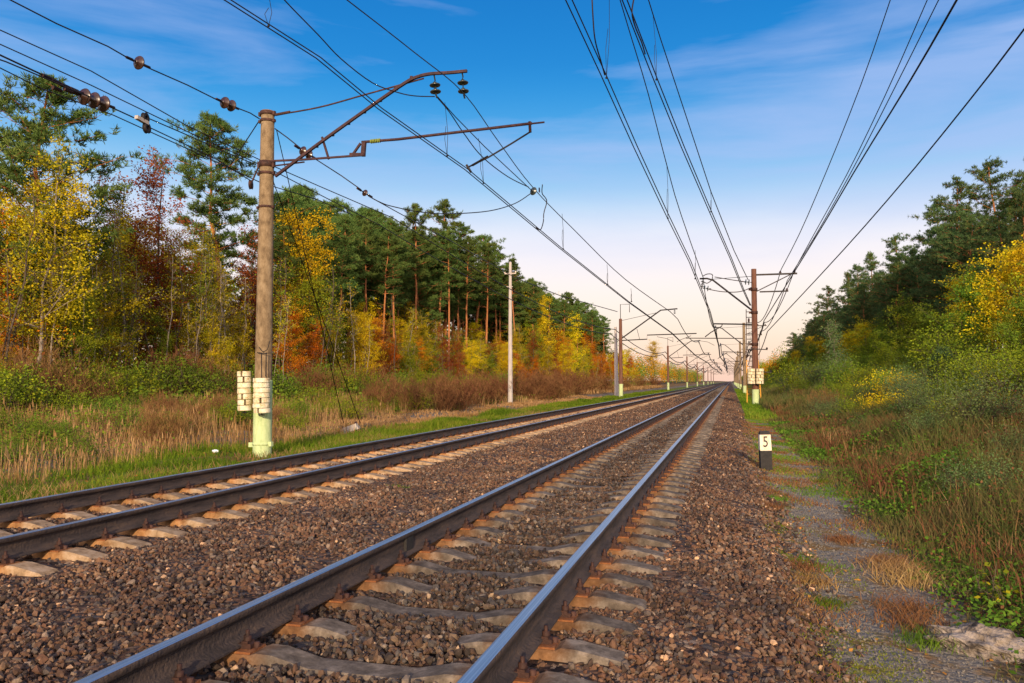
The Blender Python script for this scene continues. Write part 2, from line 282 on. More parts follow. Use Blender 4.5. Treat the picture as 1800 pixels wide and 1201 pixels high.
def groundmat():
    m, N, L = newmat('ground_soil'); out = N.new('ShaderNodeOutputMaterial'); b = N.new('ShaderNodeBsdfPrincipled'); L.new(b.outputs[0], out.inputs[0])
    g = N.new('ShaderNodeTexCoord'); P = g.outputs['Object']
    s = N.new('ShaderNodeSeparateXYZ'); L.new(P, s.inputs[0])
    def noise(sc_, det=4, rough=0.6):
        n = N.new('ShaderNodeTexNoise'); n.inputs['Scale'].default_value = sc_; n.inputs['Detail'].default_value = det; n.inputs['Roughness'].default_value = rough; L.new(P, n.inputs[0]); return n.outputs['Fac']
    def mth(op, a, b_, c=None):
        n = N.new('ShaderNodeMath'); n.operation = op
        for i, v in enumerate((a, b_, c)):
            if v is None: continue
            if isinstance(v, (int, float)): n.inputs[i].default_value = v
            else: L.new(v, n.inputs[i])
        return n.outputs[0]
    def mix(f, a, b_):
        n = N.new('ShaderNodeMix'); n.data_type = 'RGBA'
        L.new(f, n.inputs['Factor']); L.new(a, n.inputs['A']); L.new(b_, n.inputs['B']); return n.outputs['Result']
    def step(v, e0, e1):
        n = N.new('ShaderNodeMapRange'); n.interpolation_type = 'SMOOTHSTEP'; L.new(v, n.inputs[0]); n.inputs['From Min'].default_value = e0; n.inputs['From Max'].default_value = e1; return n.outputs[0]
    big = noise(0.45, 5); mid = noise(2.2, 5); fine = noise(14, 6, 0.7)
    X = mth('MULTIPLY_ADD', big, 1.4, s.outputs['X']); X = mth('MULTIPLY_ADD', mid, 0.7, X); X = mth('ADD', X, -1.05)
    # ballast cells
    vo = N.new('ShaderNodeTexVoronoi'); vo.inputs['Scale'].default_value = 16; L.new(P, vo.inputs['Vector'])
    sv = N.new('ShaderNodeSeparateColor'); L.new(vo.outputs['Color'], sv.inputs[0])
    bal = ramp(N, [(0.035, 0.024, 0.02), (0.08, 0.045, 0.03), (0.125, 0.07, 0.045), (0.075, 0.062, 0.056), (0.17, 0.11, 0.075), (0.36, 0.24, 0.15)], [0, 0.25, 0.5, 0.68, 0.85, 0.97], 'CONSTANT'); L.new(sv.outputs[0], bal.inputs[0])
    grit = ramp(N, [(0.07, 0.062, 0.052), (0.18, 0.158, 0.13), (0.31, 0.275, 0.23)], [0.33, 0.5, 0.7]); L.new(noise(55, 4, 0.8), grit.inputs[0])
    soil = ramp(N, [(0.03, 0.025, 0.014), (0.07, 0.055, 0.026), (0.12, 0.08, 0.035)], [0.35, 0.5, 0.7]); L.new(fine, soil.inputs[0])
    gr = ramp(N, [(0.05, 0.09, 0.012), (0.12, 0.19, 0.016), (0.21, 0.20, 0.03)], [0.35, 0.5, 0.68]); L.new(fine, gr.inputs[0])
    moss = ramp(N, [(0.09, 0.11, 0.01), (0.22, 0.22, 0.014)], [0.4, 0.6]); L.new(fine, moss.inputs[0])
    straw = ramp(N, [(0.08, 0.06, 0.02), (0.22, 0.13, 0.05), (0.16, 0.075, 0.03)], [0.35, 0.5, 0.7]); L.new(fine, straw.inputs[0])
    # left to right: forest floor, dry grass, grit path, green verge, ballast, moss and grit, weeds
    c = mix(step(X, -27, -24), soil.outputs[0], straw.outputs[0])
    c = mix(step(X, -17.2, -16.6), c, grit.outputs[0]); c = mix(mth('MULTIPLY', step(X, -17.2, -16.6), step(noise(1.6, 7, 0.75), 0.47, 0.6)), c, straw.outputs[0])
    c = mix(step(X, -14.6, -13.9), c, gr.outputs[0]); c = mix(mth('MULTIPLY', step(X, -14.6, -13.9), step(noise(0.9, 6, 0.7), 0.46, 0.6)), c, straw.outputs[0])
    bx = mth('MULTIPLY_ADD', mid, 0.35, s.outputs['X']); bx = mth('ADD', bx, -0.17)
    c = mix(step(bx, -8.95, -8.75), c, bal.outputs[0])
    c = mix(step(bx, 0.52, 0.72), c, grit.outputs[0])
    mosszone = mth('MULTIPLY', step(bx, 0.42, 0.6), mth('SUBTRACT', 1.0, step(bx, 0.8, 1.15)))
    mosszone = mth('MULTIPLY', mosszone, step(mid, 0.50, 0.58)); c = mix(mosszone, c, moss.outputs[0])
    dry = mth('MULTIPLY', step(bx, 0.5, 0.9), step(noise(1.1, 6, 0.7), 0.5, 0.62)); c = mix(dry, c, straw.outputs[0])
    c = mix(step(X, 1.5, 1.9), c, soil.outputs[0])
    c = mix(mth('MULTIPLY', step(X, 3.0, 6.0), step(big, 0.45, 0.6)), c, straw.outputs[0])
    L.new(c, b.inputs['Base Color']); b.inputs['Roughness'].default_value = 0.95; b.inputs['Specular IOR Level'].default_value = 0.1
    bp = N.new('ShaderNodeBump'); bp.inputs['Strength'].default_value = 0.9; bp.inputs['Distance'].default_value = 0.03
    hh = mth('MULTIPLY_ADD', fine, 0.7, mth('MULTIPLY', vo.outputs['Distance'], -0.8)); L.new(hh, bp.inputs['Height']); L.new(bp.outputs[0], b.inputs['Normal'])
    return m

# ------------------------------------------------------------------ terrain
PX = [-500, -60, -45, -32, -24, -17, -14.5, -12, -10.5, -9.6, -8.9, -8.45, -8.2, -7.9, -5.4, -5.0, -3.6, -3.2, -0.62, -0.3, 0.25, 0.55, 0.8, 1.6, 2.4, 3.6, 5, 8, 12, 18, 30, 60, 500]
PZ = [2, 1.2, 0.8, 0.25, -0.1, -0.45, -0.6, -0.62, -0.6, -0.55, -0.42, -0.27, -0.25, -0.26, -0.26, -0.24, -0.25, -0.26, -0.26, -0.27, -0.33, -0.44, -0.49, -0.55, -0.62, -0.5, -0.15, 0.75, 2.0, 3.3, 4.5, 6, 10]
def gz(x, y=0):
    x = np.asarray(x, float); y = np.asarray(y, float)
    z = np.interp(x, PX, PZ)
    wgt = np.clip((np.abs(x + 3.9) - 4.6) / 3, 0, 1)
    z = z + wgt * (0.07 * np.sin(x * 1.3 + y * 0.7) + 0.06 * np.sin(y * 0.43 - x * 0.5 + 1) + 0.03 * np.sin(x * 3.1 - y * 2.3))
    return z
xs = np.unique(np.concatenate([np.array(PX), np.linspace(-60, -12, 49), np.linspace(-12, 6, 90), np.linspace(6, 60, 55), [-3000, -1500, 1500, 3000]]))
ys = np.unique(np.concatenate([np.linspace(-60, 0, 21), np.linspace(0, 30, 90), np.linspace(30, 100, 100), np.linspace(100, 400, 90), np.linspace(400, 4000, 30)]))
XX, YY = np.meshgrid(xs, ys); ZZ = gz(np.clip(XX, -500, 500), YY)
mb = MB(); nx = len(xs)
i = np.arange(len(ys) - 1)[:, None] * nx; j = np.arange(nx - 1)[None, :]
mb.add(np.stack([XX, YY, ZZ], -1).reshape(-1, 3), np.stack([i + j, i + j + 1, i + nx + j + 1, i + nx + j], -1).reshape(-1, 4), 0, True)
tag(mb.build('ground', groundmat()), 'ground of the railway corridor with verges and hillside', 'ground', kind='structure')

# ------------------------------------------------------------------ ballast stones
def icosa():
    t = (1 + 5 ** .5) / 2
    v = np.array([(-1,t,0),(1,t,0),(-1,-t,0),(1,-t,0),(0,-1,t),(0,1,t),(0,-1,-t),(0,1,-t),(t,0,-1),(t,0,1),(-t,0,-1),(-t,0,1)]) / math.hypot(1, t)
    f = [(0,11,5),(0,5,1),(0,1,7),(0,7,10),(0,10,11),(1,5,9),(5,11,4),(11,10,2),(10,7,6),(7,1,8),(3,9,4),(3,4,2),(3,2,6),(3,6,8),(3,8,9),(4,9,5),(2,4,11),(6,2,10),(8,6,7),(9,8,1)]
    return v, np.array(f)
IV, IF = icosa()
CV = np.array([(x, y, z) for x in (-1, 1) for y in (-1, 1) for z in (-1, 1)]) * 0.62
CF = np.array([(0,1,3,2),(4,6,7,5),(0,4,5,1),(2,3,7,6),(0,2,6,4),(1,5,7,3)])
def rotm(n):
    q = rng.normal(size=(n, 4)); q /= np.linalg.norm(q, axis=1)[:, None]; w_, x, y, z = q.T
    return np.stack([np.stack([1-2*(y*y+z*z), 2*(x*y-z*w_), 2*(x*z+y*w_)], -1), np.stack([2*(x*y+z*w_), 1-2*(x*x+z*z), 2*(y*z-x*w_)], -1), np.stack([2*(x*z-y*w_), 2*(y*z+x*w_), 1-2*(x*x+y*y)], -1)], 1)
def stones(mb, pos, size, near=True, m=0):
    n = len(pos)
    if n == 0: return
    B, F = (IV, IF) if near else (CV, CF)
    k = len(B); v = B[None] * (1 + rng.uniform(-0.38, 0.22, (n, k, 1))) + rng.normal(0, 0.09, (n, k, 3))
    v = v * rng.uniform([0.75, 0.55, 0.45], [1.3, 1.0, 0.85], (n, 3))[:, None, :]
    v = np.einsum('nij,nkj->nki', rotm(n), v) * (np.asarray(size)[:, None, None] / 2)
    v += pos[:, None, :]
    f = F[None] + (np.arange(n) * k)[:, None, None]
    mb.add(v.reshape(-1, 3), f.reshape(-1, F.shape[1]), m, False)

TR, TL = -1.92, -6.64          # track centres
SP = 0.543
SZ = -0.205                    # top of rail seat
def on_sleeper(x, y):
    r = np.zeros(len(x), bool)
    for c in (TR, TL):
        dx = np.abs(x - c); off = 0.17 if c == TR else 0.40
        ph = np.abs((y - off + SP / 2) % SP - SP / 2)
        kk = np.round((y - off) / SP).astype(int); cov = ((kk * 7919 + 13) % 10)          # how far stones have drifted over each sleeper's middle
        lim = np.where(c == TR, np.where((y < 4.4) | ((y < 7.5) & (cov % 2 == 0)) | (cov == 2), 0.0, np.where(cov < 4, 0.22, np.where(cov < 7, 0.36, 0.50))), 0.36)
        r |= (dx < 1.33) & (dx > lim) & (ph < 0.118)
    return r
mb = MB()
def scatter(x0, x1, y0, y1, dens, smin, smax, near, zoff=0.0, keep=None):
    n = int((x1 - x0) * (y1 - y0) * dens)
    x = rng.uniform(x0, x1, n); y = rng.uniform(y0, y1, n)
    k = ~on_sleeper(x, y)
    edge = (x > 0.15) & (rng.random(n) < (x - 0.15) / 0.75); k &= ~edge
    k &= ~((np.abs(np.abs(x - TR) - 0.795) < 0.08) & (rng.random(n) < 0.6)); k &= ~((np.abs(np.abs(x - TL) - 0.795) < 0.08) & (rng.random(n) < 0.6))
    x, y = x[k], y[k]; n = len(x)
    # inside the tracks the stones lie lower beside the rail seats and higher in the middle
    z = gz(x, y) + rng.uniform(-0.01, 0.02, n) + zoff
    z += 0.02 * np.sin(x * 5 + y * 3) * np.sin(y * 2.2 - x)
    for c in (TR, TL):
        dx = np.abs(x - c); z -= np.where(dx < 1.5, 0.006 * np.clip((dx - 0.3) / 0.3, 0, 1), 0)
        z += np.where(dx < 0.46, 0.018 if c == TR else 0.0, 0)
    sz = smin + (smax - smin) * rng.random(n) ** 2.6
    stones(mb, np.stack([x, y, z], -1), sz, near)
scatter(-5.6, 0.85, 2.2, 7.5, 1250, 0.028, 0.070, True); scatter(-1.1, 0.6, 2.4, 7.5, 700, 0.022, 0.06, True, -0.012)
scatter(-8.9, 0.85, 7.5, 14, 760, 0.030, 0.072, True)
scatter(-8.9, -5.6, 4.5, 7.5, 600, 0.030, 0.07, True)
scatter(-8.9, 0.8, 14, 30, 230, 0.045, 0.085, False)
scatter(-8.9, 0.8, 30, 60, 80, 0.06, 0.12, False)
scatter(-8.9, 0.8, 60, 120, 16, 0.08, 0.18, False)
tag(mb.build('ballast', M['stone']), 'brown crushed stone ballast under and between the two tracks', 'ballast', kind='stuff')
mb = MB()
n = 16000; x = rng.normal(1.0, 0.45, n); y = 2.6 + 22 * rng.random(n) ** 1.5
k = (x > 0.1) & (x < 3); x, y = x[k], y[k]
stones(mb, np.stack([x, y, gz(x, y) + 0.002], -1), 0.006 + 0.022 * rng.random(len(x)) ** 3 + 0.0006 * y, True)
tag(mb.build('path_grit', M['grit']), 'grey grit strewn along the footpath beside the ballast', 'gravel', kind='stuff')

# ------------------------------------------------------------------ rails
def railsteel():
    m = surf('rail_side_steel', [(0.030, 0.023, 0.020), (0.065, 0.047, 0.040), (0.11, 0.072, 0.050)], 5, 7, 0.85, metal=0.0, bump=0.5, bump_scale=40, streak=(1, 0.5, 4), coords='Object')
    m2, N, L = newmat('polished_rail_top'); out = N.new('ShaderNodeOutputMaterial'); b = N.new('ShaderNodeBsdfPrincipled'); L.new(b.outputs[0], out.inputs[0])
    tc = N.new('ShaderNodeTexCoord'); mp = N.new('ShaderNodeMapping'); mp.inputs['Scale'].default_value = (90, 0.7, 1); L.new(tc.outputs['Object'], mp.inputs[0])
    n = N.new('ShaderNodeTexNoise'); n.inputs['Scale'].default_value = 1; n.inputs['Detail'].default_value = 5; L.new(mp.outputs[0], n.inputs[0])
    r = ramp(N, [(0.42, 0.42, 0.44), (0.72, 0.71, 0.70)], [0.35, 0.65]); L.new(n.outputs['Fac'], r.inputs[0]); L.new(r.outputs[0], b.inputs['Base Color'])
    rr = N.new('ShaderNodeMapRange'); L.new(n.outputs['Fac'], rr.inputs[0]); rr.inputs['To Min'].default_value = 0.28; rr.inputs['To Max'].default_value = 0.5; L.new(rr.outputs[0], b.inputs['Roughness'])
    b.inputs['Metallic'].default_value = 0.95
    return m, m2
RS, RT = railsteel()
# P65-like section: (x, z) from the foot up; z = 0 at the crown
half = [(0.0, -0.18), (0.075, -0.18), (0.075, -0.169), (0.035, -0.158), (0.012, -0.145), (0.009, -0.10), (0.011, -0.058), (0.020, -0.048), (0.0365, -0.040), (0.0375, -0.012), (0.034, -0.004), (0.026, -0.001)]
sec = [(x, z) for x, z in half[1:]] + [(-x, z) for x, z in reversed(half[1:])]
def rail(cx, name, label, gapy=None):
    root = empty(name, (cx, 0, 0)); tag(root, label, 'rail', 'rails of the two tracks')
    yy = np.concatenate([np.linspace(-3, 60, 64), np.linspace(70, 900, 60)])
    n = len(sec); mb = MB(); V = np.array([[(x, y, z) for x, z in sec] for y in yy]).reshape(-1, 3)
    ii = np.arange(len(yy) - 1)[:, None] * n; top = []
    for j_ in range(n):
        j2 = (j_ + 1) % n; is_top = min(sec[j_][1], sec[j2][1]) > -0.005
        f = np.stack([ii[:, 0] + j_, ii[:, 0] + j2, ii[:, 0] + n + j2, ii[:, 0] + n + j_], -1)
        mb.F.append(f + mb.n); mb.M.append(np.full(len(f), 1 if is_top else 0)); mb.smooth.append(np.full(len(f), not is_top and sec[j_][1] > -0.165 and sec[j_][1] < -0.02))
    mb.V.append(V); mb.n += len(V)
    mb.build('rail_bar', [RS, RT], root)
    if gapy:
        for s in (-1, 1):
            b = MB(); b.box((s * 0.010, gapy - 0.075, -0.155), (s * 0.034, gapy + 0.075, -0.045)); b.build('joint_plate', M['black'], root)
    return root
rail(TR - 0.795, 'steel_rail', 'left rail of the near track, with a black joint piece and a bluish polished top', gapy=6.45)
rail(TR + 0.795, 'steel_rail', 'right rail of the near track, the rail closest to the footpath')
rail(TL + 0.795, 'steel_rail', 'right rail of the far left track, nearest the middle ballast')
rail(TL - 0.795, 'steel_rail', 'left rail of the far left track, along the green verge')

# ------------------------------------------------------------------ sleepers
def sleepermat(nm, cA, cB):
    m, N, L = newmat(nm); out = N.new('ShaderNodeOutputMaterial'); b = N.new('ShaderNodeBsdfPrincipled'); L.new(b.outputs[0], out.inputs[0])
    tc = N.new('ShaderNodeTexCoord'); s = N.new('ShaderNodeSeparateXYZ'); L.new(tc.outputs['Object'], s.inputs[0])
    n = N.new('ShaderNodeTexNoise'); n.inputs['Scale'].default_value = 9; n.inputs['Detail'].default_value = 7; n.inputs['Roughness'].default_value = 0.7
    oi = N.new('ShaderNodeObjectInfo'); va = N.new('ShaderNodeVectorMath'); va.operation = 'ADD'; L.new(tc.outputs['Object'], va.inputs[0])
    sc_ = N.new('ShaderNodeVectorMath'); sc_.operation = 'SCALE'; L.new(oi.outputs['Location'], sc_.inputs[0]); sc_.inputs['Scale'].default_value = 1.7; L.new(sc_.outputs[0], va.inputs[1]); L.new(va.outputs[0], n.inputs[0])
    c1 = ramp(N, cA, [0.32, 0.5, 0.68]); L.new(n.outputs['Fac'], c1.inputs[0])
    c2 = ramp(N, cB, [0.35, 0.65]); L.new(n.outputs['Fac'], c2.inputs[0])
    # rust washes out of the fastenings round the rail seats
    ab = N.new('ShaderNodeMath'); ab.operation = 'ABSOLUTE'; L.new(s.outputs['X'], ab.inputs[0])
    su = N.new('ShaderNodeMath'); su.operation = 'SUBTRACT'; L.new(ab.outputs[0], su.inputs[0]); su.inputs[1].default_value = 0.795
    ab2 = N.new('ShaderNodeMath'); ab2.operation = 'ABSOLUTE'; L.new(su.outputs[0], ab2.inputs[0])
    ad = N.new('ShaderNodeMath'); ad.operation = 'MULTIPLY_ADD'; L.new(n.outputs['Fac'], ad.inputs[0]); ad.inputs[1].default_value = 0.25; L.new(ab2.outputs[0], ad.inputs[2])
    mr = N.new('ShaderNodeMapRange'); L.new(ad.outputs[0], mr.inputs[0]); mr.inputs['From Min'].default_value = 0.26; mr.inputs['From Max'].default_value = 0.40; mr.inputs['To Min'].default_value = 0.85; mr.inputs['To Max'].default_value = 0.0
    mx = N.new('ShaderNodeMix'); mx.data_type = 'RGBA'; L.new(mr.outputs[0], mx.inputs['Factor']); L.new(c1.outputs[0], mx.inputs['A']); L.new(c2.outputs[0], mx.inputs['B'])
    hs = N.new('ShaderNodeHueSaturation'); L.new(mx.outputs['Result'], hs.inputs['Color']); v = N.new('ShaderNodeMapRange'); L.new(oi.outputs['Random'], v.inputs[0]); v.inputs['To Min'].default_value = 0.8; v.inputs['To Max'].default_value = 1.25; L.new(v.outputs[0], hs.inputs['Value'])
    L.new(hs.outputs[0], b.inputs['Base Color']); b.inputs['Roughness'].default_value = 0.92; b.inputs['Specular IOR Level'].default_value = 0.15
    bp = N.new('ShaderNodeBump'); bp.inputs['Strength'].default_value = 0.6; bp.inputs['Distance'].default_value = 0.012; L.new(n.outputs['Fac'], bp.inputs['Height']); L.new(bp.outputs[0], b.inputs['Normal'])
    return m
M['sleeper'] = sleepermat('weathered_sleeper_concrete', [(0.055, 0.042, 0.032), (0.125, 0.098, 0.074), (0.24, 0.19, 0.145)], [(0.10, 0.045, 0.018), (0.24, 0.11, 0.04)])
M['sleeper_tan'] = sleepermat('warm_tan_sleeper_concrete', [(0.14, 0.09, 0.05), (0.30, 0.20, 0.115), (0.42, 0.31, 0.21)], [(0.20, 0.09, 0.03), (0.42, 0.20, 0.07)])  # left track: lighter, warmer tan than the near track's sleepers
M['plate'] = surf('rusty_orange_plate', [(0.10, 0.035, 0.015), (0.22, 0.08, 0.028), (0.34, 0.15, 0.05)], 18, 5, 0.85)
prof = [(0.0, -0.036), (0.28, -0.036), (0.50, 0.012), (0.60, 0.014), (0.635, 0.0), (0.955, 0.0), (0.985, 0.016), (1.07, 0.014), (1.32, -0.028), (1.35, -0.05)]
def sleeper_mesh(mb, oy=0.0, ox=0.0):
    pr = [(-x, z) for x, z in reversed(prof[1:])] + prof; V = []
    for x, z in pr:
        z += SZ
        for (yy, zz) in ((-0.15, -0.45), (-0.098, z - 0.014), (-0.086, z), (0.086, z), (0.098, z - 0.014), (0.15, -0.45)): V.append((ox + x, oy + yy, zz))
    k = 6; f = []
    for a in range(len(pr) - 1):
        for b_ in range(k): f.append((a * k + b_, (a + 1) * k + b_, (a + 1) * k + (b_ + 1) % k, a * k + (b_ + 1) % k))
    mb.add(V, f, 0, False)
    e = (len(pr) - 1) * k; o = mb.n - len(V)
    mb.F.append(np.array([[o + q for q in (0, 1, 2, 3)], [o + q for q in (0, 3, 4, 5)], [o + e + q for q in (3, 2, 1, 0)], [o + e + q for q in (5, 4, 3, 0)]])); mb.M.append([0] * 4); mb.smooth.append([False] * 4)
def clip_geo(mb, x, s, m=0, oy=0, ox=0):
    """bolt, nut, spring washer and clamp pressing on the rail foot; s = side away from the rail"""
    cx = ox + x + s * 0.088
    mb.box((cx - 0.040, oy - 0.032, SZ + 0.012), (cx + 0.040, oy + 0.032, SZ + 0.040), m)
    mb.box((cx - 0.020, oy - 0.030, SZ + 0.040), (cx + 0.020, oy + 0.030, SZ + 0.052), m)
    mb.lathe([(0.024, SZ + 0.052), (0.024, SZ + 0.078), (0.0001, SZ + 0.078)], (cx, oy, 0), n=6, m=m)
    mb.lathe([(0.012, SZ + 0.078), (0.012, SZ + 0.108), (0.0001, SZ + 0.110)], (cx, oy, 0), n=8, m=m)
    c2 = ox + x + s * 0.135
    mb.lathe([(0.020, SZ + 0.012), (0.020, SZ + 0.040), (0.0001, SZ + 0.042)], (c2, oy + 0.02, 0), n=6, m=m)
def make_sleeper(parts=True, sm_='sleeper'):
    o = MB(); sleeper_mesh(o)
    if not parts:
        for x in (-0.795, 0.795):
            o.box((x - 0.155, -0.075, SZ - 0.002), (x + 0.155, 0.075, SZ + 0.013), 1)
            for s in (-1, 1): clip_geo(o, x, s, 2)
        return o.build('concrete_sleeper', [M[sm_], M['plate'], M['rusty']])
    root = o.build('concrete_sleeper', M[sm_])
    for x in (-0.795, 0.795):
        b = MB(); b.box((x - 0.155, -0.078, SZ - 0.002), (x + 0.155, 0.078, SZ + 0.012)); pl = b.build('tie_plate', M['plate'], root)
        for s in (-1, 1):
            b = MB(); clip_geo(b, x, s); b.build('rail_clip', M['rusty'], pl)
    return root
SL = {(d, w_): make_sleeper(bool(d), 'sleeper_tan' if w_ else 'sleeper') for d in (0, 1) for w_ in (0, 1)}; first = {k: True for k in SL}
names = ['near', 'far left']
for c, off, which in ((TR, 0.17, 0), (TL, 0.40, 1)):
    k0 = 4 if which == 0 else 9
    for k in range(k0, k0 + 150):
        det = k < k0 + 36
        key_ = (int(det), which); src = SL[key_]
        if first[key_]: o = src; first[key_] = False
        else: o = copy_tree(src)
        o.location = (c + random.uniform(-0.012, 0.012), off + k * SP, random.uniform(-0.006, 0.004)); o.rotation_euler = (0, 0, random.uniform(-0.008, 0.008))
        if which == 0: lab = 'weathered grey-brown concrete sleeper under the near track with the shiny rails'
        else: lab = 'orange-tan concrete sleeper under the far left track beside the grass verge'
        o['label'] = lab; o['category'] = 'railway sleeper'; o['group'] = 'concrete sleepers of the %s track' % names[which]
mb = MB()
for c, off, k0 in ((TR, 0.17, 154), (TL, 0.40, 159)):
    for k in range(k0, 520): sleeper_mesh(mb, off + k * SP, c)
tag(mb.build('distant_sleepers', M['sleeper']), 'distant run of concrete sleepers merging towards the vanishing point', 'railway sleepers', kind='stuff')

# ------------------------------------------------------------------ overhead line equipment
def poly(px, X, near=None, far=None):
    """pixel samples of a wire that runs along the track at lateral offset X (number or list)"""
    Xs = X if isinstance(X, (list, tuple)) else [X] * len(px)
    return [onX(p[0], p[1], x) for p, x in zip(px, Xs)]
def span(a, b, sag, n=14):
    a, b = Vector(a), Vector(b); out = []
    for i in range(n + 1):
        t = i / n; p = a.lerp(b, t); p.z -= sag * 4 * t * (1 - t); out.append(p)
    return out
def smooth_pts(pts, sub=6):
    pts = [Vector(p) for p in pts]; out = []
    for i in range(len(pts) - 1):
        p0 = pts[max(0, i - 1)]; p1 = pts[i]; p2 = pts[i + 1]; p3 = pts[min(len(pts) - 1, i + 2)]
        for k in range(sub):
            t = k / sub
            out.append(0.5 * ((2 * p1) + (p2 - p0) * t + (2 * p0 - 5 * p1 + 4 * p2 - p3) * t * t + (3 * p1 - p0 - 3 * p2 + p3) * t ** 3))
    out.append(pts[-1]); return out
def wr(p, base=0.008): return max(base, 0.00042 * math.sqrt(p.y * p.y + p.x * p.x) + base * 0.55)
def wire(name, pts, label, cat='wire', base=0.008, group=None, parent=None, m='wire'):
    pts = [Vector(p) for p in pts]; b = MB(); b.tube(pts, [wr(p, base) for p in pts], 5)
    o = b.build(name, M[m], parent)
    if parent is None: tag(o, label, cat, group)
    return o
def dropper(parent, top, bot):
    b = MB(); top, bot = Vector(top), Vector(bot); r = wr(top, 0.004) * 0.6
    mid = top.lerp(bot, 0.55) + Vector((0.02, 0.05, 0))
    b.tube([top, mid, bot], r, 4); b.tube([top.lerp(bot, 0.45), top.lerp(bot, 0.7) - Vector((0.015, 0.07, 0)), bot], r, 4)
    rr = wr(bot, 0.008) * 1.9
    b.lathe([(0.001, -rr), (rr, -rr * 0.6), (rr, rr * 0.6), (0.001, rr)], bot, n=6)
    b.build('dropper', M['dark'], parent)
def discs(mb, a, b, n, r, m=0):
    """row of n insulator sheds on a rod from a to b"""
    a, b = Vector(a), Vector(b); ax = (b - a).normalized(); ln = (b - a).length
    mb.tube([a, b], 0.014, 6, m)
    for i in range(n):
        c = a.lerp(b, (i + 0.5) / n); h = min(ln / n * 0.8, r * 0.9)
        mb.lathe([(0.02, h * 0.55), (0.045, h * 0.45), (0.05, h * 0.1), (r * 0.93, -h * 0.02), (r, -h * 0.14), (r * 0.92, -h * 0.28), (r * 0.6, -h * 0.2), (r * 0.5, -h * 0.32), (0.03, -h * 0.22)], c, tuple(-ax), 20, m)

LY = [17.6, 88, 158, 228, 298, 368, 438, 508, 578]      # left poles
LX = [-11.27, -11.7] + [-11.8] * 7
RYS = [62.7, 118, 173, 228, 283, 338, 393, 448, 503]     # right poles
RX = 1.78

# ---- hero pole, left
Y1 = LY[0]
def h1(px, py, dy=0.0): return onY(px, py, Y1 + dy)
P0 = h1(460.5, 815); zb = float(gz(P0.x, Y1)) - 0.1
root = empty('catenary_pole', (P0.x, Y1, zb)); tag(root, 'tall round concrete pole at the left with pale green foot and long angled arm', 'railway pole')
off = Vector((P0.x, Y1, zb))
def part(name, m, par, fn):
    b = MB(); fn(b)
    for v in b.V: v -= np.array(tuple(off))
    return b.build(name, M[m] if isinstance(m, str) else m, par)
topc = h1(470, 196); topc.x = P0.x + 0.01
def shaft(b):
    zs = np.linspace(zb, topc.z, 14); rs = np.interp(zs, [zb, topc.z], [0.225, 0.165])
    b.tube([(P0.x + 0.01 * (z - zb) / 8, Y1, z) for z in zs], rs, 28)
shaft_o = part('shaft', 'concrete', root, shaft)
zg = h1(461, 668).z
part('painted_foot', 'green_paint', root, lambda b: b.lathe([(0.229, zb), (0.228, zb + 1), (0.2235, zg)], (P0.x, Y1, 0), n=28))
def band(z, r, h=0.06, lug=0.05):
    def f(b):
        b.lathe([(r - 0.01, z - h / 2), (r + 0.014, z - h / 2), (r + 0.014, z + h / 2), (r - 0.01, z + h / 2)], (P0.x, Y1, 0), n=24)
        for s in (-1, 1): b.box((P0.x + s * (r + 0.035) - 0.03, Y1 - 0.05, z - h / 2), (P0.x + s * (r + 0.035) + 0.03, Y1 + 0.03, z + h / 2))
    part('steel_band', 'rusty', root, f)
for py, r, h in ((201, 0.168, 0.10), (214, 0.169, 0.07), (290, 0.175, 0.16), (306, 0.177, 0.07), (365, 0.182, 0.06)): band(h1(465, py).z, r, h)
part('steel_band', 'green_paint', root, lambda b: (b.lathe([(0.22, h1(461, 782).z), (0.243, h1(461, 782).z), (0.243, h1(461, 778).z), (0.22, h1(461, 778).z)], (P0.x, Y1, 0), n=24), b.box((P0.x + 0.22, Y1 - 0.08, h1(461, 784).z), (P0.x + 0.30, Y1 + 0.02, h1(461, 776).z)), b.box((P0.x - 0.34, Y1 - 0.08, h1(461, 786).z), (P0.x - 0.22, Y1 + 0.02, h1(461, 778).z))))
def armf(b):
    for dy in (-0.05, 0.05):
        A = [h1(484, 310, dy), h1(560, 253, dy), h1(648, 190, dy), h1(712, 146, dy), h1(735, 135, dy), h1(757, 130, dy), h1(790, 128, dy), h1(821, 125, dy)]
        b.tube(smooth_pts(A, 4), 0.045, 4, smooth=False)
    for k in range(9): p = h1(500 + k * 28, 298 - k * 20.2); b.box((p.x - 0.03, Y1 - 0.06, p.z - 0.02), (p.x + 0.03, Y1 + 0.06, p.z + 0.02))
arm = part('cantilever_arm', 'maroon', root, armf)
def stayf(b): b.tube(smooth_pts([h1(480, 203), h1(560, 189), h1(640, 167), h1(745, 138)], 5), 0.02, 6); b.tube([h1(484, 202), h1(510, 197)], 0.035, 6)
part('stay_rod', 'rusty', root, stayf)
def brf(b):
    for dy in (-0.05, 0.05): b.tube([h1(458, 284, dy), h1(530, 281, dy), h1(638, 273, dy)], 0.032, 4, smooth=False)
    b.tube([h1(480, 292), h1(535, 285)], 0.022, 4)
    b.bar(h1(638, 275), h1(640, 251), 0.08, 0.10); b.bar(h1(620, 272), h1(634, 252), 0.05, 0.05); b.bar(h1(616, 272), h1(641, 272), 0.12, 0.06)
    b.bar(h1(566, 241), h1(578, 280), 0.04, 0.05)
part('registration_bracket', 'maroon', root, brf)
def regf(b):
    b.tube([h1(636, 250), h1(700, 245), h1(935, 217)], 0.035, 8); b.tube([h1(930, 218), h1(957, 215)], 0.022, 8)
    b.tube([h1(931, 214), h1(932, 233)], 0.035, 6)
reg = part('registration_tube', 'maroon', root, regf)
part('insulator', 'ins_green', reg, lambda b: discs(b, h1(651, 249), h1(669, 247), 6, 0.055))
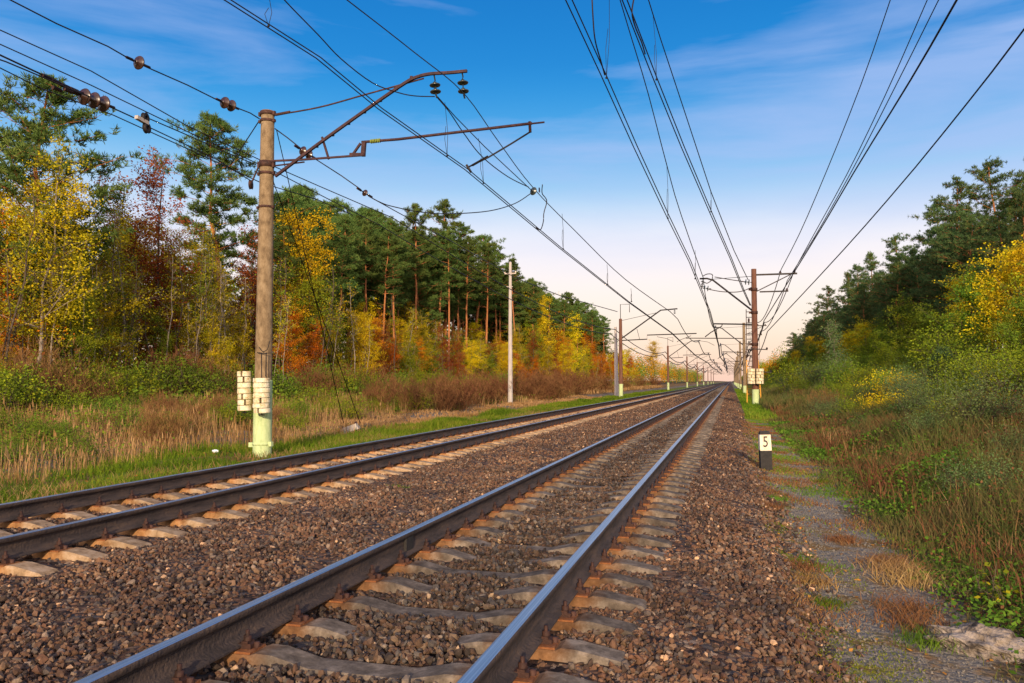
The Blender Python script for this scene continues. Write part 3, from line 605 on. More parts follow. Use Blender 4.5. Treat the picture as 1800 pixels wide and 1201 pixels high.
def stf(b):
    b.tube([h1(932, 232), h1(900, 252), h1(858, 277), h1(823, 294)], 0.02, 6); b.tube([h1(858, 275), h1(830, 291)], 0.028, 6)
    b.bar(h1(820, 290), h1(828, 303), 0.05, 0.05)
part('steady_arm', 'dark', root, stf)
for (xx, ya, yb) in ((765, 132, 172), (814, 126, 173)):
    def insf(b, xx=xx, ya=ya, yb=yb):
        b.tube([h1(xx - 2, ya), h1(xx, ya + 10)], 0.018, 6)
        discs(b, h1(xx - 1, ya + 11), h1(xx + 1, yb - 6), 2, 0.135); b.tube([h1(xx + 1, yb - 7), h1(xx + 3, yb)], 0.022, 6)
    part('insulator', 'glassy', root, insf)
def rollf(b):
    b.lathe([(0.02, -0.03), (0.12, -0.03), (0.10, 0), (0.12, 0.03), (0.02, 0.03)], h1(441, 325, -0.1), (1, 0.3, 0), 16); b.bar(h1(455, 292), h1(442, 322), 0.03, 0.03)
part('tension_pulley', 'rusty', root, rollf)
part('crank_bracket', 'dark', root, lambda b: (b.tube([h1(467, 662, -0.28), h1(468, 620, -0.26)], 0.011, 5), b.tube([h1(452, 620, -0.28), h1(469, 622, -0.28)], 0.012, 5), b.tube(smooth_pts([h1(455, 610, -0.24), h1(462, 618, -0.27), h1(470, 614, -0.28), h1(474, 600, -0.26)]), 0.01, 5)))

# weights hanging on the pole
def notch_disc(mb, c, r, h, ang, n=22, wd=0.045):
    a0 = math.asin(wd / 2 / r) + 0.02; pts = [(r * math.cos(a0 + (2 * math.pi - 2 * a0) * i / n), r * math.sin(a0 + (2 * math.pi - 2 * a0) * i / n)) for i in range(n + 1)]
    pts += [(0.03, -wd / 2), (0.03, wd / 2)]
    ca, sa = math.cos(ang), math.sin(ang); P = [(c[0] + x * ca - y * sa, c[1] + x * sa + y * ca) for x, y in pts]
    k = len(P); inset = 0.955
    rings = []
    for z, s in ((0, inset), (0.012, 1), (h - 0.012, 1), (h, inset)): rings += [(c[0] + (x - c[0]) * s, c[1] + (y - c[1]) * s, c[2] + z) for x, y in P]
    f = [(l * k + i, l * k + (i + 1) % k, (l + 1) * k + (i + 1) % k, (l + 1) * k + i) for l in range(3) for i in range(k)]
    mb.add(rings, f, 0, False); o = mb.n - len(rings)
    for base in (0, 3 * k):
        cc = [(o + base + i, o + base + i + 1, o + base + k - 1) for i in range(k // 2, k - 2)] + [(o + base + i, o + base + i + 1, o + base + k - 2) for i in range(0, k // 2)] + [(o + base + k // 2, o + base + k - 2, o + base + k - 1)]
        mb.F.append(np.array(cc)); mb.M.append([0] * len(cc)); mb.smooth.append([False] * len(cc))
def weights(cx, cy, z0, z1, n, r, rodtop, label, angs, tilt=0.0, cat='counterweight'):
    rt = empty('counterweight', (cx, cy, z0)); tag(rt, label, cat, 'tensioning weights hung on the poles')
    b = MB(); b.tube([(0, 0, -0.06), (0, 0, rodtop - z0)], 0.012, 6); b.tube([(-0.08, 0, -0.05), (0.08, 0, -0.05)], 0.016, 6); b.build('hanger_rod', M['dark'], rt)
    h = (z1 - z0) / n
    for i in range(n):
        b = MB(); notch_disc(b, (random.uniform(-0.012, 0.012), random.uniform(-0.01, 0.01), i * h), r, h * 0.90, angs[i % len(angs)]); b.build('weight_block', M['weight'], rt)
    rt.rotation_euler = (0, tilt, 0)
    return rt
a, b_ = h1(430, 722, -0.30), h1(430, 652, -0.30)
weights(a.x, Y1 - 0.30, a.z, b_.z, 7, 0.165, h1(430, 622).z, 'left and higher stack of yellowish weights hung beside the near left pole', [-1.9, -0.9, -1.35, -2.4, 0.6, -1.1, -1.35], tilt=-0.03)
a, b_ = h1(460, 726, -0.45), h1(460, 664, -0.45)
weights(a.x, Y1 - 0.45, a.z, b_.z, 7, 0.20, h1(460, 622).z, 'right and lower stack of white weights in front of the near left pole', [-1.5, 1.2, -1.15, -2.3, 1.3, -2.2, -1.9], tilt=-0.02)

# ---- generic far poles
def ins_hang(b, x, z, r=0.11, ln=0.55): b.tube([(x, 0, z), (x, 0, z - 0.12)], 0.02, 5); discs(b, (x, 0, z - 0.12), (x, 0, z - ln), 3, r)
def left_pole_proto():
    r = empty('catenary_pole', (LX[1], LY[1], 0)); z0 = float(gz(LX[1], LY[1])) - 0.05; T = 8.75
    b = MB(); b.tube([(0, 0, z0), (0, 0, z0 + T)], [0.23, 0.17], 16); b.build('shaft', M['rust_concrete'], r)
    b = MB(); b.lathe([(0.236, z0), (0.232, z0 + 1.55)], n=16); b.lathe([(0.26, z0 + 1.45), (0.26, z0 + 1.5)], n=16); b.build('painted_foot', M['green_paint'], r)
    b = MB(); b.tube([(0, 0, z0 + T), (0, 0, z0 + T + 1.6), (1.0, 0, z0 + T + 1.6), (1.0, 0, z0 + T + 0.7)], 0.05, 4, smooth=False); b.build('mast_extension', M['dark'], r)
    b = MB(); b.tube([(0.15, 0, z0 + 6.6), (4.4, 0, z0 + 9.6), (6.2, 0, z0 + 9.72)], 0.075, 5); b.tube([(0.1, 0, z0 + T - 0.2), (4.0, 0, z0 + 9.35)], 0.03, 4); b.build('cantilever_arm', M['dark'], r)
    b = MB(); b.tube([(0.15, 0, z0 + 6.35), (2.9, 0, z0 + 6.45), (2.9, 0, z0 + 6.9), (8.2, 0, z0 + 7.0)], 0.06, 5); b.tube([(1.8, 0, z0 + 7.6), (2.1, 0, z0 + 6.4)], 0.03, 4); b.build('registration_tube', M['dark'], r)
    b = MB(); b.tube([(4.0, 0, z0 + 6.9), (4.0, 0, z0 + 6.7), (5.0, 0, z0 + 6.5), (5.7, 0, z0 + 6.15)], 0.035, 4); b.tube([(7.6, 0, z0 + 6.95), (7.6, 0, z0 + 6.75), (6.4, 0, z0 + 6.3), (6.1, 0, z0 + 6.1)], 0.035, 4); b.build('steady_arm', M['dark'], r)
    b = MB(); ins_hang(b, 5.9, z0 + 9.7, 0.13); b.build('insulator', M['glassy'], r)
    return r
lp = left_pole_proto(); tag(lp, 'second pole along the left track, rust-brown with a pale green foot and rectangular top frame', 'railway pole')
words = ['third', 'fourth', 'fifth', 'sixth', 'seventh', 'eighth', 'ninth']
for k in range(2, 9):
    o = copy_tree(lp); o.location = (LX[k], LY[k], 0); o['group'] = 'catenary poles along the left track'
    o['label'] = '%s catenary pole along the left track, counted from the camera' % words[k - 2]
# extra pale mast next to the second pole, and the light pole in the brush
b = MB(); bp_ = onY(1084, 690, 93); tp = onY(1082, 575, 93)
b.tube([(bp_.x, 93, -0.7), (tp.x, 93, tp.z)], [0.26, 0.15], 14)
o = b.build('concrete_pole', M['pale_concrete']); tag(o, 'bare pinkish concrete pole just left of the second catenary pole', 'pole')
lpY = onX(897, 650, -16.0).y
bz = float(gz(-16, lpY)); tz = onY(896, 461, lpY).z
rt = empty('distribution_pole', (-16, lpY, 0)); tag(rt, 'slim pale concrete pole with short crossarm standing in brown brush', 'pole')
b = MB(); b.tube([(0, 0, bz - 0.1), (0, 0, tz)], [0.19, 0.10], 12); b.build('shaft', M['pale_concrete'], rt)
zc = onY(896, 481, lpY).z
b = MB(); b.bar((-0.45, 0, zc), (0.45, 0, zc), 0.1, 0.09); b.bar((-0.3, 0, zc - 1.0), (0.2, 0, zc - 1.0), 0.06, 0.05); b.build('crossarm', M['pale_concrete'], rt)
for s in (-0.42, 0.42):
    b = MB(); b.lathe([(0.02, zc + 0.04), (0.06, zc + 0.06), (0.05, zc + 0.16), (0.001, zc + 0.18)], (s, 0, 0), n=10); b.build('insulator', M['white'], rt)

# ---- right poles
def right_pole(px, Y, T, mat, extra):
    X = RX; r = empty('catenary_pole', (X, Y, 0)); z0 = float(gz(X, Y)) - 0.05
    b = MB(); b.tube([(0, 0, z0), (0, 0, z0 + T)], [0.25, 0.19], 18); b.build('shaft', M[mat], r)
    b = MB(); b.lathe([(0.262, z0), (0.258, z0 + 1.25)], n=18); b.build('painted_foot', M['green_paint'], r)
    b = MB(); b.tube([(-0.15, 0, z0 + T - 3.3 + 0.15), (-3.0, 0, z0 + T - 0.75), (-3.45, 0, z0 + T - 0.6), (-4.0, 0, z0 + T - 0.6)], 0.07, 5); b.tube([(-0.15, 0, z0 + T - 0.55), (-3.2, 0, z0 + T - 0.68)], 0.025, 4); b.build('cantilever_arm', M['dark'], r)
    b = MB(); b.tube([(-0.15, 0, z0 + T - 4.2), (-3.0, 0, z0 + T - 4.1)], 0.055, 5); b.build('registration_tube', M['dark'], r)
    b = MB(); b.tube([(-2.35, 0, z0 + T - 4.1), (-2.4, 0, z0 + T - 4.3), (-3.2, 0, z0 + T - 4.75), (-3.65, 0, z0 + T - 5.1)], 0.04, 5); b.build('steady_arm', M['dark'], r)
    b = MB(); ins_hang(b, -3.8, z0 + T - 0.6, 0.13, 0.7); b.build('insulator', M['glassy'], r)
    b = MB(); b.bar((0.15, 0, z0 + T - 0.45), (3.1, 0, z0 + T - 0.45), 0.12, 0.12); b.build('crossarm', M['dark'], r)
    b = MB(); b.bar((0.4, 0, z0 + T - 1.75), (2.45, 0, z0 + T - 1.75), 0.10, 0.10); b.bar((0.2, 0, z0 + T - 1.7), (2.6, 0, z0 + T - 0.52), 0.07, 0.07); b.build('lower_crossarm', M['dark'], r)
    for (x, z) in ((1.9, T - 0.38), (2.9, T - 0.38), (2.35, T - 1.70)):
        b = MB(); b.lathe([(0.02, 0), (0.09, 0.02), (0.11, 0.06), (0.05, 0.10), (0.07, 0.14), (0.001, 0.19)], (x, 0, z0 + z), n=10); b.build('insulator', M['porcelain'], r)
    if extra:
        for x1, z in ((0.9, T - 7.05 + 1.0), (1.15, T - 7.75)):
            zz = z0 + z; b = MB(); b.bar((-0.3, -0.2, zz), (x1, -0.2, zz - 0.08), 0.07, 0.07); b.lathe([(0.02, 0), (0.08, 0.03), (0.06, 0.12), (0.001, 0.16)], (x1 - 0.05, -0.2, zz - 0.05), n=8); b.build('side_bracket', M['dark'], r)
        for z in (1.55, 3.3, 5.7): 
            zz = z0 + T - z; b = MB(); b.lathe([(0.20, zz - 0.12), (0.25, zz - 0.12), (0.25, zz + 0.1), (0.20, zz + 0.1)], n=18); b.box((-0.4, -0.05, zz - 0.08), (-0.2, 0.05, zz + 0.08)); b.build('steel_band', M['rusty'], r)
        for z in (T - 7.9, T - 8.2): 
            pass
        b = MB(); b.lathe([(0.02, -0.04), (0.16, -0.04), (0.12, 0), (0.16, 0.04), (0.02, 0.04)], (-0.42, -0.2, z0 + T - 3.9), (1, 0.2, 0), 14); b.tube([(-0.42, -0.2, z0 + T - 3.7), (-0.42, -0.2, z0 + 2.6)], 0.012, 4); b.build('tension_pulley', M['rusty'], r)
    return r
R1 = right_pole(1326, RYS[0], 10.35, 'rust_concrete', True); tag(R1, 'tall dark red-brown pole right of the tracks carrying crossarms on both sides', 'railway pole')
rp2 = right_pole(1308, RYS[1], 10.2, 'concrete', False); rp2.location = (RX + 0.1, RYS[1], 0); tag(rp2, 'second pole on the right, grey-brown, standing just beyond the ladder pole', 'railway pole')
# long portal beam on the second right pole
b = MB(); b.bar((-0.2, -0.2, 7.35), (-8.1, -0.2, 7.5), 0.12, 0.12); b.tube([(-6.2, -0.2, 7.4), (-6.2, -0.2, 7.1), (-5, -0.2, 6.9), (-4.1, -0.2, 6.4)], 0.04, 4); b.build('long_beam', M['dark'], rp2)
for k in range(2, 9):
    o = rp2.copy(); COL.objects.link(o)
    for ch in KIDS[rp2.name]:
        if ch.name.startswith('long_beam') and k != 4: continue
        c = ch.copy(); COL.objects.link(c); c.parent = o
    o.location = (RX + 0.15, RYS[k], 0); o['group'] = 'catenary poles along the right track'
    o['label'] = '%s catenary pole along the right side, counted from the camera' % words[k - 2]
# weights on the right pole
zr = onY(1327, 675, RYS[0]); zr2 = onY(1327, 648, RYS[0])
for s, lab in ((-0.27, 'left one of two pale weight stacks on the tall red-brown right pole'), (0.27, 'right one of two pale weight stacks on the tall red-brown right pole')):
    weights(RX + s * 1.15, RYS[0] - 0.55, zr.z, zr2.z, 5, 0.28, zr2.z + 2.4, lab, [-1.2, -2.0, -1.5, -1.1, -1.9])
# ladder behind the right pole
rt = empty('ladder', (1.6, RYS[0] + 0.9, 0)); tag(rt, 'tall narrow ladder with an orange-yellow lower half leaning behind the red-brown pole', 'ladder')
z0 = -0.6
for x0, x1 in ((-0.42, -0.40), (0.62, 0.08)):
    b = MB(); b.bar((x0, 0, z0), (x0 + (x1 - x0) * 0.35, 0, z0 + 3.5), 0.07, 0.07); b.build('lower_stile', M['ladder'], rt)
    b = MB(); b.bar((x0 + (x1 - x0) * 0.35, 0, z0 + 3.5), (x1, 0, z0 + 7.4), 0.055, 0.055); b.build('upper_stile', M['rusty'], rt)
for k in range(16):
    z = z0 + 0.9 + k * 0.42; t = (z - z0) / 7.4
    xl = -0.42 + 0.02 * t; xr = (0.62 - 0.54 * t); b = MB(); b.tube([(xl, 0, z), (xr, 0, z)], 0.028, 5); b.build('rung', M['ladder'] if z < z0 + 3.5 else M['rusty'], rt)

# ---- wires, left track
contact_px = [(400, 0), (560, 102), (668, 191), (820, 298), (985, 436), (1105, 531), (1180, 585)]
def at_h(px, py, h):
    """point on the pixel ray at height h above the camera"""
    d = ray(px, py); t = h / d.z; return Vector((d.x * t, d.y * t, CAM_Z + h))
G = 'overhead wires of the electrified line'
cp = [at_h(px, py, 4.9) for px, py in contact_px]
cp = [cp[0] + (cp[0] - cp[1]) * 4] + cp
prev = cp[-1]
for k in range(2, 9): cp.append(Vector((-6.2 + (0.3 if k % 2 else -0.3), LY[k], CAM_Z + 4.9)))
for s, lab in ((-0.04, 'left one of the twin contact wires over the left track'), (0.04, 'right one of the twin contact wires over the left track')):
    wire('contact_wire', [p + Vector((s, 0, 0)) for p in cp], lab, group=G)
m_px = [(610, 0, 14.2 - 3.6), (728, 92, 13.3), (817, 166, Y1), (877, 250, 22.5), (938, 331, 30), (1007, 402, 41), (1100, 492, 66), (1178, 548, 88)]
mp_ = [onY(x, y, Y) for x, y, Y in m_px]; mp_[0] = onY(610, 0, 10.2)
mp_ = [mp_[0] + (mp_[0] - mp_[1]) * 6] + smooth_pts(mp_, 4)
for k in range(1, 8):
    mp_ += span((-5.9, LY[k], 9.0), (-5.9, LY[k + 1], 9.0), 1.3, 10)[1:]
mw = wire('messenger_wire', mp_, 'upper carrier wire over the left track sagging from the pole arm insulator', group=G)
for (x0, y0, x1, y1) in ((472, -12, 472, 46), (782, 180, 786, 274), (841, 243, 850, 322), (988, 376, 990, 438), (1067, 465, 1068, 500), (1109, 507, 1110, 530)):
    bot = at_h(x1, y1, 4.9); top = onY(x0, y0, bot.y); dropper(mw, top, bot)
# second messenger that dead-ends across the track to the pole
aw = [onY(470, -40, 11.5), onY(500, 0, 12.2), onY(560, 62, 13.6), onY(600, 104, 14.6), onY(655, 146, 16), onY(700, 163, 16.8), onY(730, 169, 17.2), onY(764, 170, Y1)]
wire('anchor_wire', [aw[0] + (aw[0] - aw[1]) * 5] + smooth_pts(aw, 4), 'curving wire that swings in to the inner insulator of the left pole arm', group=G, base=0.011)
aw2 = [onY(769, 172, Y1), onY(790, 197, 18.2), onY(815, 234, 19.6), onY(848, 276, 22), onY(893, 311, 25.5), onY(929, 329, 29)]
wire('anchor_wire', smooth_pts(aw2, 5), 'wire from the inner arm insulator down to the round insulator ball', group=G, base=0.011)
aw3 = [onY(769, 170, Y1), onY(800, 205, 18.6), onY(852, 258, 21.5), onY(940, 340, 30)]
wire('anchor_wire', aw3, 'thin straight wire below the arm meeting the carrier near the insulator ball', group=G)
bl = onY(937, 336, 29.5)
rt = empty('insulator_ball', bl); tag(rt, 'round dark strain insulator in mid-air right of the pole arm', 'insulator')
b = MB(); discs(b, (-0.06, -0.12, 0.02), (0.06, 0.12, -0.02), 1, 0.165); b.build('insulator_shed', M['glassy'], rt)
b = MB(); b.tube([(0.2, 0.2, 0), (0.1, 0.6, 0.25)], 0.03, 5); b.build('clevis', M['rusty'], rt)
aw4 = [onY(932, 341, 29.2), onY(905, 358, 27.5), onY(860, 371, 25), onY(790, 376, 22), onY(740, 373, 20.6), onY(690, 363, 19.4), onY(669, 356, 18.9), onY(648, 345, 18.6)]
wire('anchor_wire', smooth_pts(aw4, 5), 'slack wire hanging from the insulator ball back towards the pole', group=G, base=0.010)
aw5 = [onY(634, 333, 18.5), onY(600, 309, 18.3), onY(544, 273, 18.0)]
wire('anchor_wire', aw5, 'short wire between the two small insulators right of the near left pole', group=G, base=0.010)
wire('anchor_wire', [onY(530, 262, 17.9), onY(505, 242, 17.8), onY(483, 226, 17.65)], 'short guy from the pole neck to the insulator behind the arm', group=G, base=0.012)
def strain(px, py, Y, r, n, label, dirv, mat='porcelain'):
    c = onY(px, py, Y); rt = empty('strain_insulator', c); tag(rt, label, 'insulator', 'strain insulators on the wires')
    d = Vector(dirv).normalized(); ln = 0.09 * n + 0.05; b = MB(); discs(b, -d * ln, d * ln, n, r); b.build('insulator_shed', M[mat], rt)
    b = MB(); b.tube([-d * (ln + 0.16), -d * ln], 0.028, 6); b.tube([d * ln, d * (ln + 0.16)], 0.028, 6); b.build('clevis', M['rusty'], rt)
strain(537, 268, 17.95, 0.12, 2, 'brown insulator behind the joint of the left pole arm', (0.25, 1, -0.2))
strain(641, 339, 18.55, 0.09, 1, 'small round insulator in the slack wire right of the near left pole', (0.25, 1, -0.2))
wire('feeder_wire', [onY(648, 345, 18.8), onY(700, 374, 23), onY(800, 428, 34), onY(905, 488, 52), onY(985, 520, 74), onY(1085, 548, 88)], 'feeder wire running from the small insulator along the treetops to the second left pole', group=G)
# pole top anchor wire with two insulators, coming from the left
X1 = P0.x
l1 = [(18, 0), (100, 42), (190, 82), (235, 108)]
pts = [onX(x, y, X1) for x, y in l1]; pts = [pts[0] + (pts[0] - pts[1]) * 5] + pts
wire('anchor_wire', pts, 'top left wire running to the first round brown insulator', group=G, base=0.012)
wire('anchor_wire', [onX(255, 117, X1), onX(330, 150, X1), onX(390, 180, X1)], 'wire between the two round brown insulators left of the pole top', group=G, base=0.012)
wire('anchor_wire', [onX(409, 187, X1), onX(440, 199, X1), onX(456, 209, X1)], 'last short wire from the right-hand insulator to the pole top', group=G, base=0.012)
wd = (0.08, 1, 0.02)
for (px, py, n, lab) in ((243, 110, 1, 'single round brown insulator in the top left wire, farther from the pole'), (400, 183, 2, 'double brown insulator just left of the pole top')):
    c = onX(px, py, X1); strain(px, py, c.y, 0.14, n, lab, wd)
# tension line with triple insulator, yoke and pulley
t0 = [onX(px, py, X1) for px, py in ((-160, 40), (0, 97), (60, 125), (150, 166))]
wire('tension_wire', t0, 'heavy line at the far left leading into the triple insulator', group=G, base=0.016)
t1 = [onX(px, py, X1) for px, py in ((-160, 55), (0, 108), (60, 133), (118, 158), (150, 170))]
wire('tension_wire', [p + Vector((0.12, 0, -0.02)) for p in t1], 'lower of the paired lines leading into the triple insulator', group=G, base=0.012)
b = MB()
for (px, py) in ((82, 134), (98, 142), (114, 150), (130, 157), (100, 155), (120, 158), (135, 160)):
    c = onX(px, py, X1); b.tube([c - Vector((0, 0.09, 0.015)), c + Vector((0, 0.09, -0.015))], 0.035, 6)
tag(b.build('turnbuckle', M['rusty']), 'knotted turnbuckle fittings left of the triple insulator', 'wire fitting')
c = onX(164, 176, X1); strain(164, 176, c.y, 0.155, 3, 'triple brown insulator in the tension line at the far left', wd)
wire('tension_wire', [onX(185, 184, X1), onX(235, 207, X1)], 'short line between the triple insulator and the pulley block', group=G, base=0.012)
c = onX(252, 214, X1); rt = empty('pulley_block', c); tag(rt, 'two-wheeled pulley block hanging in the tension line by the pines', 'pulley')
for dy, dz in ((0.05, 0.09), (0.10, -0.10)):
    b = MB(); b.lathe([(0.045, -0.03), (0.11, -0.03), (0.09, 0), (0.11, 0.03), (0.045, 0.03), (0.045, -0.03)], (0, dy, dz), (1, 0.15, 0), 18); b.build('sheave', M['dark'], rt)
b = MB(); b.bar((0, -0.2, 0.03), (0, 0.12, 0), 0.08, 0.07); b.build('shackle', M['pale_concrete'], rt)
wire('tension_wire', [onX(258, 207, X1), onX(330, 238, X1), onX(390, 265, X1), onX(450, 290, X1)], 'upper rope from the pulley block to the near left pole', group=G, base=0.009)
wire('tension_wire', [onX(258, 222, X1), onX(330, 256, X1), onX(380, 280, X1), onX(441, 318, X1)], 'lower rope from the pulley block to the wheel on the near left pole', group=G, base=0.009)
wire('feeder_wire', [onX(px, py, X1 - 0.6) for px, py in ((-200, 20), (75, 157), (200, 203), (330, 262), (460, 322), (560, 352), (620, 378))] , 'lowest of the thin wires passing left of the near pole', group=G)
for z, px, lab in ((0, [(-120, -5), (0, 53), (160, 125), (330, 222), (480, 292), (560, 327), (690, 383)], 'upper thin feeder wire crossing behind the near left pole'),
                   (1, [(-120, 22), (0, 78), (160, 150), (330, 232), (480, 300), (600, 362), (660, 392)], 'lower thin feeder wire crossing behind the near left pole')):
    p = [onX(x, y, -11.9 - 0.5 * z) for x, y in px]
    p += span(p[-1], (-12.3 - 0.5 * z, LY[1], 7.0 - 0.5 * z), 0.9, 8)[1:]
    for k in range(1, 6): p += span((-12.3 - 0.5 * z, LY[k], 7.0 - 0.5 * z), (-12.3 - 0.5 * z, LY[k + 1], 7.0 - 0.5 * z), 1.2, 8)[1:]
    wire('feeder_wire', p, lab, group=G, base=0.008)
# guys of the near pole
ga = onX(615, 757, -13.1); ga.z = float(gz(-13.1, ga.y)) + 0.15
wire('guy_wire', [h1(486, 228), h1(505, 310, 2), ga + Vector((-0.25, 0, 0.2))], 'upper guy wire from the near left pole down to the grass', group=G, base=0.005)
wire('guy_wire', [h1(480, 318), ga + Vector((0.3, 0.2, 0.2))], 'lower guy wire from the near left pole down to the grass', group=G, base=0.005)
wire('guy_wire', [h1(456, 212), onX(428, 255, X1 - 1.2), onX(405, 290, X1 - 2.5)], 'loose guy running down behind the near left pole', group=G, base=0.010)
rt = empty('guy_anchor', ga, 0.3); tag(rt, 'tilted concrete anchor block in the grass where the guy wires end', 'anchor block'); rt.rotation_euler = (0, -0.35, 0.2)
b = MB(); b.box((-0.33, -0.15, -0.12), (0.33, 0.15, -0.02)); b.box((-0.30, -0.12, -0.02), (0.30, -0.05, 0.10)); b.box((-0.30, 0.05, -0.02), (0.30, 0.12, 0.10)); b.build('block', M['pale_concrete'], rt)
for s in (-0.25, 0.25):
    b = MB(); b.bar((s, -0.1, -0.02), (s, 0.1, 0.16), 0.08, 0.03); b.build('steel_lug', M['rusty'], rt)

# ---- wires, right track
rc = [at_h(px, py, h) for px, py, h in ((1000, 0, 4.9), (1060, 130, 4.9), (1117, 258, 4.92), (1172, 376, 4.95), (1213, 460, 5.0), (1248, 549, 5.25))]
rc = [rc[0] + (rc[0] - rc[1]) * 6] + rc
for k in range(1, 9): rc.append(Vector((TR + (0.3 if k % 2 else -0.25), RYS[k], CAM_Z + 5.1)))
for s, lab in ((-0.04, 'left one of the twin contact wires over the right track'), (0.04, 'right one of the twin contact wires over the right track')):
    wire('contact_wire', [p + Vector((s, 0, 0)) for p in rc], lab, group=G)
rm = [onX(px, py, -1.95) for px, py in ((1090, 0), (1107, 57), (1140, 167), (1172, 290), (1198, 380))] + [onY(1236, 488, RYS[0])]
rm = [rm[0] + (rm[0] - rm[1]) * 8] + smooth_pts(rm, 3)
for k in range(0, 8): rm += span((-2.0, RYS[k], 9.25), (-2.0, RYS[k + 1], 9.25), 1.6, 10)[1:]
mr_ = wire('messenger_wire', rm, 'upper carrier wire over the right track running to the tall right pole', group=G)
for (x1, y1, x0, y0) in ((1066, 137, 1071, -20), (1174, 384, 1172, 290), (1222, 490, 1222, 440)):
    bot = at_h(x1, y1, 4.95); dropper(mr_, onY(x0, y0, bot.y), bot)
# jumper loops by the first wires
wire('jumper', smooth_pts([onX(1040, -20, -1.95), onX(1042, 25, -1.95), onX(1046, 70, -1.95), onX(1057, 110, -1.95), onX(1063, 132, -1.95)]), 'slack jumper joining the right-hand twin wires at the top edge', group=G, base=0.011)
wire('jumper', smooth_pts([onX(1116, -10, -1.2), onX(1111, 20, -1.2), onX(1116, 45, -1.2), onX(1128, 75, -1.2), onX(1134, 95, -1.2)]), 'slack jumper joining the thick twin wires at the top edge', group=G, base=0.011)
def lerpwire(px, Xa, Xb, Ya, Yb): # lateral offset drifts linearly with distance
    out = []
    for x, y in px:
        X = Xa
        for _ in range(12):
            d = ray(x, y); # intersect with plane X = Xa + (Y-Ya)*(Xb-Xa)/(Yb-Ya)
            s = (Xb - Xa) / (Yb - Ya); t = (Xa - Ya * s) / (d.x - s * d.y); break
        out.append(Vector((d.x * t, d.y * t, CAM_Z + d.z * t)))
    return out
bw = lerpwire([(1098, 0), (1150, 134), (1200, 258), (1250, 375), (1285, 455), (1306, 508)], -1.45, 1.5, 11.7, 62.5) + [onY(1319, 537, RYS[0])]
bw = [bw[0] + (bw[0] - bw[1]) * 6] + bw
for s, lab in ((-0.035, 'left thick wire drawn across to the pulley on the tall right pole'), (0.035, 'right thick wire drawn across to the pulley on the tall right pole')):
    wire('anchor_wire', [p + Vector((s, 0, 0)) for p in bw], lab, group=G, base=0.009)
bm = lerpwire([(1140, 0), (1160, 65), (1200, 186), (1250, 338), (1290, 440)], -1.55, 1.5, 14, 62.5) + [onY(1315, 492, RYS[0])]
bmw = wire('anchor_wire', [bm[0] + (bm[0] - bm[1]) * 6] + bm, 'wire above the thick pair, drawn to the top of the tall right pole', group=G)
for (x0, y0, x1, y1) in ((1148, 30, 1154, 140), (1249, 336, 1250, 372)):
    t_ = lerpwire([(x1, y1)], -1.45, 1.5, 11.7, 62.5)[0]; dropper(bmw, onY(x0, y0, t_.y), t_)
for X, px, lab, bs, zf in ((3.70, [(1565, 0), (1513, 150), (1455, 296), (1405, 412), (1373, 474)], 'leftmost thin wire rising to the top edge right of the tracks', 0.007, 9.6),
                       (4.68, [(1630, 0), (1555, 170), (1487, 310), (1432, 410), (1397, 474)], 'second thin wire rising to the top edge right of the tracks', 0.007, 9.6),
                       (4.15, [(1650, 0), (1570, 160), (1495, 305), (1430, 420), (1384, 493)], 'third thin wire rising to the top edge right of the tracks', 0.007, 8.4),
                       (2.55, [(1682, 0), (1600, 142), (1500, 305), (1420, 440), (1343, 564)], 'thick wire right of the tracks ending on a short side bracket', 0.014, 5.9),
                       (2.75, [(1820, 27), (1800, 52), (1700, 182), (1560, 352), (1440, 486), (1349, 583)], 'rightmost wire sloping from the right edge to the lowest bracket', 0.010, 4.9)):
    p = [onX(x, y, X) for x, y in px]; p = [p[0] + (p[0] - p[1]) * 5] + smooth_pts(p, 3)
    for k in range(0, 8): p += span((p[-1].x if k == 0 else X, RYS[k] if k else p[-1].y, p[-1].z if k == 0 else zf), (X, RYS[k + 1], zf), 1.1, 8)[1:]
    wire('feeder_wire', p, lab, group=G, base=bs)
# small jumpers at the right pole arm
q = lambda x, y, Y=RYS[0] - 0.3: onY(x, y, Y)
wire('jumper', smooth_pts([q(1235, 486), q(1243, 482), q(1252, 483), q(1251, 492), q(1243, 498), q(1236, 496), q(1233, 505)]), 'looped jumper hanging at the insulator of the tall right pole', group=G, base=0.015)
wire('anchor_wire', smooth_pts([q(1256, 487), q(1285, 492), q(1313, 496)]), 'short wire between arm tip and top of the tall right pole', group=G, base=0.012)
wire('anchor_wire', smooth_pts([q(1242, 508), q(1270, 513), q(1300, 513), q(1322, 505)]), 'slack wire from the round insulator back to the tall right pole', group=G, base=0.012)
for px, py, lab in ((1241, 507, 'round dark insulator hanging left of the tall right pole'), (1313, 496, 'small dark insulator beside the shaft of the tall right pole')):
    strain(px, py, RYS[0] - 0.3, 0.22, 2, lab, (1, 0.1, -0.1), 'glassy')
jm = onY(961, 352, 31)
wire('jumper', smooth_pts([bl + Vector((0.3, 0.3, 0.3)), onY(953, 340, 30.5), onY(961, 353, 31), onY(956, 375, 31), onY(955, 390, 31), onY(950, 404, 30.5), onY(942, 400, 30.2)]), 'loop of wire dropping from the insulator ball to the contact wires', group=G, base=0.012)

